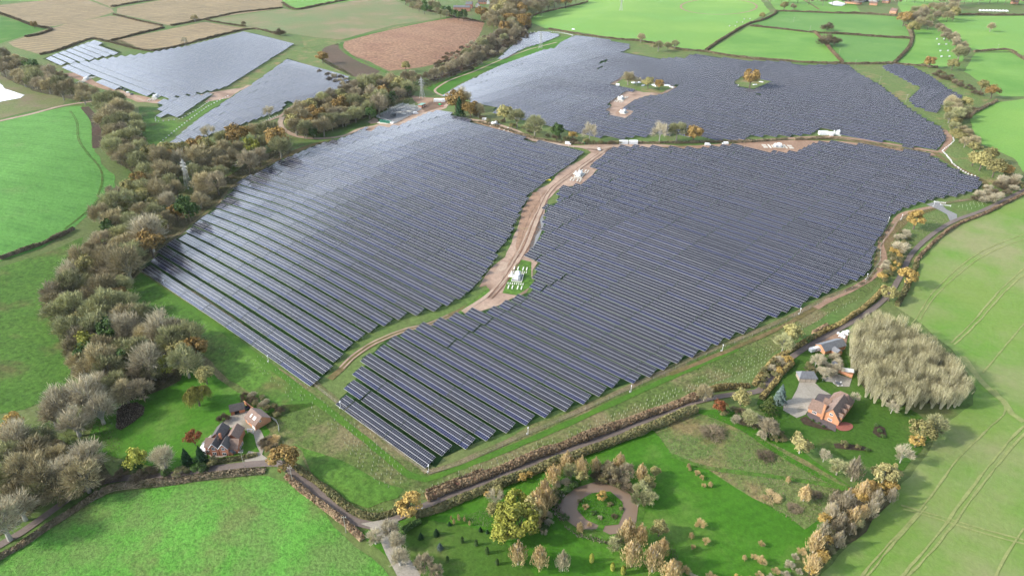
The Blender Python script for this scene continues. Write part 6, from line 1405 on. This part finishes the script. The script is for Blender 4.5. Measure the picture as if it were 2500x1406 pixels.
fence_run('deer_fence', [(340,662),(400,606),(470,556),(528,512),(560,470),(620,424),(700,376),(742,356)], 2.0, 'thin wire fence between the left block and the creekside wood', 0, 0, 'wood_pole', rails=(.15,.5,.98), posts=7, pr=.06)
fence_run('deer_fence', [(1230,322),(1300,345),(1350,354),(1400,362)], 1.8, 'pale post fence beside the centre site road', 0, 0, 'offwhite', rails=(.5,.95), posts=5, pr=.12)
fence_run('curved_fence', Z2((450,930,6.115), [(1310,570),(1380,620),(1410,690),(1415,770)]), 1.8, 'pale curved fence at the end of the brick barn', .5, .35, 'steel', posts=2.5)
def gate(px, py, rot, L, lb):
    e = root_at('field_gate', px, py, rot, lb, 'gate'); m = MB()
    for z in (.3, .6, .9, 1.25): m.tube((-L/2, 0, z), (L/2, 0, z), .06, .06, 4)
    m.build('bars', 'white', e)
    for s in (-1, 1): MB().cyl(s*(L/2+.2), 0, -.2, 1.5, .14).build('gate_post', 'white', e)
gate(2294, 496, 20, 8, 'white site entrance gate, the left leaf'); gate(2308, 503, 20, 7, 'white site entrance gate, the right leaf')
gate(1024+0, 1238, 0, 4, 'white field gate beside the golden oak')
for a, b, lb in [(2296,97,'farthest'),(2301,110,'second farthest'),(2305,126,'second nearest'),(2308,140,'nearest')]:
    e = root_at('horse_jump', a, b, 42, 'white horse jump in the right pasture, %s of four in a line' % lb, 'horse jump')
    for s in (-1, 1): MB().box(s*6.2-1.3, s*6.2+1.3, -.25, .25, 0, 2.3).build('wing', 'white', e)
    MB().tube((-5, 0, .9), (5, 0, .9), .2, .2).build('pole', 'timber', e)
for a, b, lb in [(1788,65,'nearest'),(1806,56,'middle'),(1824,48,'farthest')]:
    e = root_at('horse_jump', a, b, 42, 'white horse jump in the bright green field, %s of three' % lb, 'horse jump')
    for s in (-1, 1): MB().box(s*5.6-.8, s*5.6+.8, -.25, .25, 0, 2.0).build('wing', 'offwhite', e)
    MB().tube((-5, 0, .8), (5, 0, .8), .2, .2).build('pole', 'timber', e)
# white sacks in lines
def sacks(pts, n_, label, group, s=.9):
    W = PP(pts); seg = [math.hypot(b[0]-a[0], b[1]-a[1]) for a, b in zip(W, W[1:])]; T = sum(seg); r2 = random.Random(n_); pr = None
    for i in range(n_):
        d = T*(i+.5)/n_; k = 0
        while d > seg[k] and k < len(seg)-1: d -= seg[k]; k += 1
        t = d/seg[k]; x = W[k][0]+(W[k+1][0]-W[k][0])*t+r2.uniform(-.3, .3); y = W[k][1]+(W[k+1][1]-W[k][1])*t+r2.uniform(-.3, .3)
        e = empty('bulk_sack', (x, y, gz(x, y)), r2.uniform(0, 3), label, 'sack', group); e.scale = (s*.55, s*.55, s*.55)
        if pr is None:
            a_ = MB().rbox(-.9, .9, -.9, .9, 0, 1.5, .4).build('bag', 'offwhite', e); m_ = MB()
            for sx in (-1, 1): m_.tube((sx*.7, -.6, 1.3), (sx*.5, 0, 1.9), .06, .06, 4).tube((sx*.5, 0, 1.9), (sx*.7, .6, 1.3), .06, .06, 4)
            b_ = m_.build('lifting_loops', 'white', e); pr = (a_, b_)
        else:
            for q in pr: c = link(q.copy(), e)
sacks([(2326,336),(2330,344),(2318,356),(2304,366),(2300,372)], 12, 'white bulk sack in the line at the far right track corner', 'sacks at the far right track corner', 1.1)
sacks([(2302,372),(2315,384),(2326,400),(2345,415),(2365,427),(2386,433)], 20, 'white bulk sack in the line along the right end of the block', 'sacks along the right end of the block', 1.2)
sacks([(389,352),(430,318),(470,288),(510,260),(560,234)], 27, 'white bulk sack in the long line above the creek panels', 'sacks above the creek panels', 1.3)
sacks([(381,298),(400,297),(440,291),(480,270),(512,248)], 18, 'white bulk sack in the line beside the green triangle', 'sacks beside the green triangle', 1.1)
sacks([(380,286),(380,298)], 4, 'white bulk sack in the short upright line at the green triangle', 'sacks at the tip of the green triangle', 1.1)
sacks([(1344,79),(1364,80),(1382,83),(1400,88)], 14, 'white bulk sack in the line above the north panels', 'sacks above the north panels', 1.6)
sacks([(1284,82),(1300,80),(1318,78)], 4, 'white bulk sack at the left end of the north panels', 'sacks left of the north panels', 1.6)
sacks([(620,312),(650,295),(680,282)], 12, 'white bulk sack in the line beside the looping site road', 'sacks beside the looping site road', 1.1)
# small garden things
gw = root_at('garden_gate', 612, 1056, 40, 'white garden gate arch beside the brick house', 'gate'); 
for s in (-1, 1): MB().box(s*1.4-.15, s*1.4+.15, -.15, .15, 0, 2.2).build('gate_post', 'white', gw)
MB().box(-1.5, 1.5, -.15, .15, 2.2, 2.4).build('lintel', 'white', gw)
for a, b, w_, lb in [(2012,1039,9,'by the front door bed'),(1985,1024,8,'at the left of the front bed'),(2000,1031,8,'in the middle of the front bed'),(2140,1035,12,'at the near end of the round bed'),(2148,1048,14,'in the middle of the round bed'),(2156,1062,12,'at the far end of the round bed'),(2062,1080,22,'on the lawn below the patio'),(2095,1088,16,'in the long bed'),(2118,1096,12,'at the right end of the long bed')]:
    plant('bush_green' if w_ < 15 else 'bush_g', a, b, w_, 'small round garden shrub '+lb, None, .9)
# tree guards
prg = MB(); prg.tube((0, 0, 0), (0, 0, 1.1), .11, .10, 5); gmesh = prg.build('guard_proto', 'guard'); GM = gmesh.data; bpy.data.objects.remove(gmesh)
stk = MB(); stk.tube((.2, 0, -.1), (.2, 0, 1.5), .035, .03, 4); sm_ = stk.build('x', 'timber_w'); SM = sm_.data; bpy.data.objects.remove(sm_)
GP = []
def guards(poly, sx, sy, ang, keep=.85, label=None):
    W = PP(poly); r2 = random.Random(len(GP)+3); c, s = math.cos(ang), math.sin(ang)
    cx = sum(p[0] for p in W)/len(W); cy = sum(p[1] for p in W)/len(W); R_ = max(math.hypot(p[0]-cx, p[1]-cy) for p in W)
    for i in range(int(-R_/sx), int(R_/sx)+1):
        for j in range(int(-R_/sy), int(R_/sy)+1):
            u = i*sx+r2.uniform(-.4, .4); v = j*sy+r2.uniform(-.4, .4); x = cx+c*u-s*v; y = cy+s*u+c*v
            if r2.random() < keep and inpoly(W, x, y): GP.append((x, y, label))
a1 = math.atan2(P(1620,975)[1]-P(1100,1165)[1], P(1620,975)[0]-P(1100,1165)[0])
guards([(1010,1214),(1100,1180),(1240,1130),(1400,1075),(1620,988),(1700,955),(1700,935),(1600,968),(1400,1052),(1240,1110),(1080,1168),(1020,1196)], 2.6, 2.0, a1, .85, 'in the planted strip along the russet hedge')
guards([(1700,950),(1830,935),(1880,880),(1905,858),(1880,845),(1800,880),(1700,925)], 2.6, 2.4, a1, .9, 'in the wide planted patch by the golden hedge')
guards([(1910,835),(1990,790),(2100,735),(2100,725),(1990,772),(1905,812)], 2.8, 2.4, a1, .7, 'in the upper planted strip')
guards([(845,1020),(905,1060),(960,1110),(990,1160),(985,1190),(930,1190),(880,1150),(835,1090)], 2.6, 2.3, 2.3, .85, 'in the planted grass corner')
guards([(640,870),(700,900),(780,965),(850,1025),(830,1060),(790,1040),(720,990),(650,930),(590,880)], 3.2, 2.8, 2.3, .6, 'on the bank behind the brick barn')
guards([(705,1090),(760,1160),(820,1212),(870,1240),(930,1242),(985,1215),(1010,1200),(1015,1212),(975,1240),(920,1258),(850,1245),(780,1190),(720,1130)], 2.6, 2.2, 2.3, .8, 'along the curved hedge of the grass corner')
guards([(300,690),(330,680),(340,740),(310,740)], 2.6, 2.4, 1, .6, 'at the far left end below the wood')
guards([(410,760),(470,790),(560,850),(560,870),(480,830),(400,785)], 3.2, 3, 1, .45, 'on the bank beside the wood')
guards([(2330,505),(2440,480),(2420,500),(2360,515)], 3, 2.6, .3, .8, 'beside the site entrance')
GP.sort(key=lambda t: fdepth(t[0], t[1]))
for x, y, lb in GP[:280]:
    e = empty('tree_guard', (x, y, gz(x, y)+.12), RND.uniform(0, 6), 'pale tree guard tube '+lb, 'tree guard', 'tree guards '+lb)
    link(bpy.data.objects.new('guard_tube', GM), e); link(bpy.data.objects.new('stake', SM), e)
V = []; F = []
gv = [tuple(v.co) for v in GM.vertices]; gf = [tuple(p.vertices) for p in GM.polygons]
for x, y, lb in GP[280:]:
    k = len(V); z = gz(x, y)+.12; sc_ = .8; V += [(x+a*sc_, y+b*sc_, z+c*.9) for a, b, c in gv]; F += [tuple(i+k for i in f) for f in gf]
tag(mesh_obj('tree_guards_beyond', V, F, 'guard'), 'hundreds of pale tree guard tubes dotted over the planted strips', 'tree guards', kind='stuff')
print('guards', len(GP))
# power lines between the pylons
def wires(p0, p1, label):
    a = P(*p0); b = P(*p1); d = Vector((b[0]-a[0], b[1]-a[1], 0)); n_ = Vector((-d.y, d.x, 0)).normalized(); m = MB()
    for z, L in ((15.8, 3.6), (19.1, 4.6), (22.4, 3.4)):
        for s in (-1, 1):
            pr = None
            for i in range(13):
                t = i/12; q = Vector((a[0], a[1], gz(*a)+z)).lerp(Vector((b[0], b[1], gz(*b)+z)), t)+n_*s*L; q.z -= 7*4*t*(1-t)*.5
                if pr: m.tube(pr, q, .028, .028, 3)
                pr = q
    o = m.build('power_line', 'steel'); tag(o, label, 'power line')
wires((461,458), (1031,239), 'thin power line over the creekside wood'); wires((1031,239), (1320,118), 'thin power line above the green bank'); wires((1320,118), (1516,26), 'thin power line over the bright green field')

# the farthest leafless trees, past the 300 that show largest, as one mass
bt = sorted([o for o in COL.objects if o.type == 'EMPTY' and o.name.split('.')[0] == 'bare_tree'], key=lambda o: fdepth(o.location.x, o.location.y))
far = [o for o in bt[285:] if 'xy' not in o]
if far:
    Q = []; MI = []; names = ['bare', 'bare_olive', 'bare_pink']; bpy.context.view_layer.update()
    for o in far:
        mt = np.array(o.matrix_basis)
        for c in list(o.children):
            if c.name.startswith('crown'):
                me = c.data; a = np.empty(len(me.vertices)*3, dtype=np.float32); me.vertices.foreach_get('co', a)
                a = a.reshape(-1, 3)@mt[:3, :3].T+mt[:3, 3]; a = a.reshape(-1, 4, 3)[::1]; Q.append(a); MI += [names.index(next(n for n in names if M[n] == me.materials[0]))]*len(a)
            bpy.data.objects.remove(c)
        x, y, z = mt[:3, 3]; h_ = mt[2, 2]*4.5; r_ = .35
        cs_ = [(x-r_, y-r_), (x+r_, y-r_), (x+r_, y+r_), (x-r_, y+r_)]
        Q.append(np.array([[(cs_[i][0], cs_[i][1], z-.4), (cs_[(i+1) % 4][0], cs_[(i+1) % 4][1], z-.4), (cs_[(i+1) % 4][0], cs_[(i+1) % 4][1], z+h_), (cs_[i][0], cs_[i][1], z+h_)] for i in range(4)], dtype=np.float32)); MI += [3]*4
        bpy.data.objects.remove(o)
    me = quads_mesh('far_bare_trees', np.concatenate(Q), 'bare')
    for n_ in ('bare_olive', 'bare_pink', 'bark'): me.materials.append(M[n_])
    if len(me.polygons) == len(MI): me.polygons.foreach_set('material_index', MI)
    tag(link(bpy.data.objects.new('far_bare_trees', me)), 'mass of distant leafless trees in the farthest belts and field edges', 'trees', kind='stuff')
# labels for the single plants
LM = [(548,1070,'the gabled brick house'),(640,1010,'the brick barn'),(935,1310,'the lane junction'),(1420,1180,'the pond, on its far left side'),(1290,1250,'the big yellow tree clump'),(1560,1190,'the right bank of the pond'),(1555,1320,'the near right corner of the pond'),(1320,1355,'the lower lawn'),(1470,1215,'the pond island'),
      (1890,980,'the gravel court'),(2060,1010,'the chalet house garden'),(1960,1085,'the foot of the chalet garden'),(2170,1150,'the wheat field edge'),(2270,1050,'the bend of the wheat field edge'),(970,290,'the substation'),(1120,255,'the white site cabins'),(1570,200,'the far clearing'),(1835,195,'the lone island in the far block'),
      (1270,290,'the centre site road, left part'),(1420,330,'the centre site road, middle part'),(1650,325,'the centre site road, right part'),(30,1030,'the left picture edge'),(220,990,'the oval heather bed'),(400,1110,'the garden hedge by the lane'),(480,930,'the back lawn of the brick house'),(160,800,'the left field edge'),(420,370,'the creek panels'),
      (260,240,'the west farm track'),(660,290,'the looping site road'),(480,60,'the stubble fields'),(780,110,'the dark bare field'),(70,60,'the small green field'),(1000,150,'the pink field'),(1200,25,'the red mansion'),(1600,105,'the north meadow'),(1880,30,'the top of the bright field'),(2030,80,'the hay fields'),(2220,55,'the far orange house'),
      (2310,150,'the right pasture'),(2410,215,'the far right corner pasture'),(2420,66,'the top right sheep field'),(2200,640,'the right lane'),(2240,534,'the site entrance'),(1760,975,'the lane end of the park'),(1850,1030,'the thicket beside the court'),(1925,820,'the golden lane hedge'),(195,225,'the white lake')]
single = {}
for o in COL.objects:
    if 'xy' in o:
        x, y = o['xy']; lm = min(LM, key=lambda q: math.hypot(q[0]-x, (q[1]-y)*1.4))[2]
        mat = [c for c in o.children if c.name.startswith('crown')][0].data.materials[0].name
        single.setdefault((o.name.split('.')[0], mat, lm), []).append((x, y, o))
MW = {'grey_brown_twigs':'bare grey-brown tree','pinkish_brown_twigs':'bare pinkish tree','olive_twigs':'bare olive tree','pale_beige_twigs':'pale bare tree','straw_coloured_twigs':'straw-coloured tree','orange_brown_oak_leaves':'orange-brown oak','green_gold_oak_leaves':'green-gold oak','golden_leaves':'golden oak','yellow_green_leaves':'yellow-green tree','cream_yellow_leaves':'cream-yellow tree',
      'peach_birch_leaves':'peach birch','rust_red_leaves':'rust-red maple','willow_leaves':'weeping willow','mid_green_leaves':'green tree','dark_fir_needles':'dark fir','yellow_green_cedar':'yellow-green cedar','blue_grey_spruce':'blue-grey spruce','brown_hedge_twigs':'brown leafless shrub','olive_hedge_leaves':'olive shrub'}
NUM = ORD
for (nm, mat, lm), L in single.items():
    L.sort(key=lambda t: t[0]); w = MW.get(mat, 'leafy tree')
    if nm == 'birch_tree' and mat == 'pinkish_brown_twigs': w = 'bare white-stemmed birch'
    for i, (x, y, o) in enumerate(L):
        if len(L) == 1: o['label'] = w+' near '+lm
        elif len(L) == 2: o['label'] = ('left' if i == 0 else 'right')+' one of two, '+w+' near '+lm
        else: o['label'] = NUM[i]+' '+w+' from the left near '+lm
        del o['xy']
# ------------------------------------------------------------------ light, sky, camera
SUN_AZ, SUN_EL = math.radians(220), math.radians(28)
sun = bpy.data.lights.new('sun', 'SUN'); sun.energy = 3.4; sun.angle = math.radians(2); sun.color = (1.0, .93, .83)
so = bpy.data.objects.new('sun', sun); COL.objects.link(so)
sd = Vector((math.sin(SUN_AZ)*math.cos(SUN_EL), math.cos(SUN_AZ)*math.cos(SUN_EL), math.sin(SUN_EL)))
so.rotation_euler = sd.to_track_quat('Z', 'Y').to_euler()
w = bpy.data.worlds.new('World'); SC.world = w; w.use_nodes = True
nt = w.node_tree; bg = nt.nodes['Background']
sky = nt.nodes.new('ShaderNodeTexSky'); sky.sky_type = 'NISHITA'; sky.sun_disc = False
sky.sun_elevation = SUN_EL; sky.sun_rotation = SUN_AZ; sky.air_density = 1.2; sky.dust_density = 3.0
tc = nt.nodes.new('ShaderNodeTexCoord'); mp = nt.nodes.new('ShaderNodeMapping'); mp.inputs['Scale'].default_value = (1.6, 1.6, 5.0)
nt.links.new(tc.outputs['Generated'], mp.inputs[0])
nz = nt.nodes.new('ShaderNodeTexNoise'); nz.inputs['Scale'].default_value = 1.6; nz.inputs['Detail'].default_value = 5
nt.links.new(mp.outputs[0], nz.inputs['Vector'])
mr = nt.nodes.new('ShaderNodeMapRange'); nt.links.new(nz.outputs[0], mr.inputs[0])
mr.inputs[1].default_value = .30; mr.inputs[2].default_value = .60; mr.inputs[4].default_value = .95
sz = nt.nodes.new('ShaderNodeSeparateXYZ'); nt.links.new(tc.outputs['Generated'], sz.inputs[0])
m2 = nt.nodes.new('ShaderNodeMapRange'); mw = nt.nodes.new('ShaderNodeMath'); mw.operation = 'MULTIPLY_ADD'; nt.links.new(sz.outputs[0], mw.inputs[0]); mw.inputs[1].default_value = .3; nt.links.new(sz.outputs[2], mw.inputs[2]); nt.links.new(mw.outputs[0], m2.inputs[0])
m2.inputs[1].default_value = .14; m2.inputs[2].default_value = .52; m2.inputs[3].default_value = 1.0; m2.inputs[4].default_value = .03
mm = nt.nodes.new('ShaderNodeMath'); mm.operation = 'MULTIPLY'; nt.links.new(mr.outputs[0], mm.inputs[0]); nt.links.new(m2.outputs[0], mm.inputs[1])
mx = nt.nodes.new('ShaderNodeMix'); mx.data_type = 'RGBA'
nt.links.new(mm.outputs[0], mx.inputs[0]); nt.links.new(sky.outputs[0], mx.inputs[6]); mx.inputs[7].default_value = (30.0, 34.0, 39.0, 1)
nt.links.new(mx.outputs[2], bg.inputs[0]); bg.inputs[1].default_value = .12
cam = bpy.data.cameras.new('camera'); co = bpy.data.objects.new('camera', cam); COL.objects.link(co)
co.location = (0, 0, CAMH); co.rotation_euler = (math.pi/2-PITCH, 0, math.pi/2-AZ)
cam.lens = 24.0; cam.sensor_width = 36.0; cam.clip_end = 30000; cam.clip_start = 1
SC.camera = co
SC.view_settings.view_transform = 'Standard'; SC.view_settings.look = 'None'; SC.view_settings.gamma = 1
SC.view_settings.exposure = 0.62
hz = MB().box(-11500, 7800, -5800, 11800, -40, 262).build('haze', None); hz['kind'] = 'stuff'; hz['label'] = 'thin pale haze lying over the whole countryside'
N = NT('haze_air'); vol = N.n('ShaderNodeVolumePrincipled'); vol.inputs['Density'].default_value = .000016; vol.inputs['Color'].default_value = (.93, .95, 1, 1); vol.inputs['Anisotropy'].default_value = .2
N.t.nodes.remove(N.b); N.l(vol.outputs[0], N.out.inputs['Volume']); hz.data.materials.append(N.m)
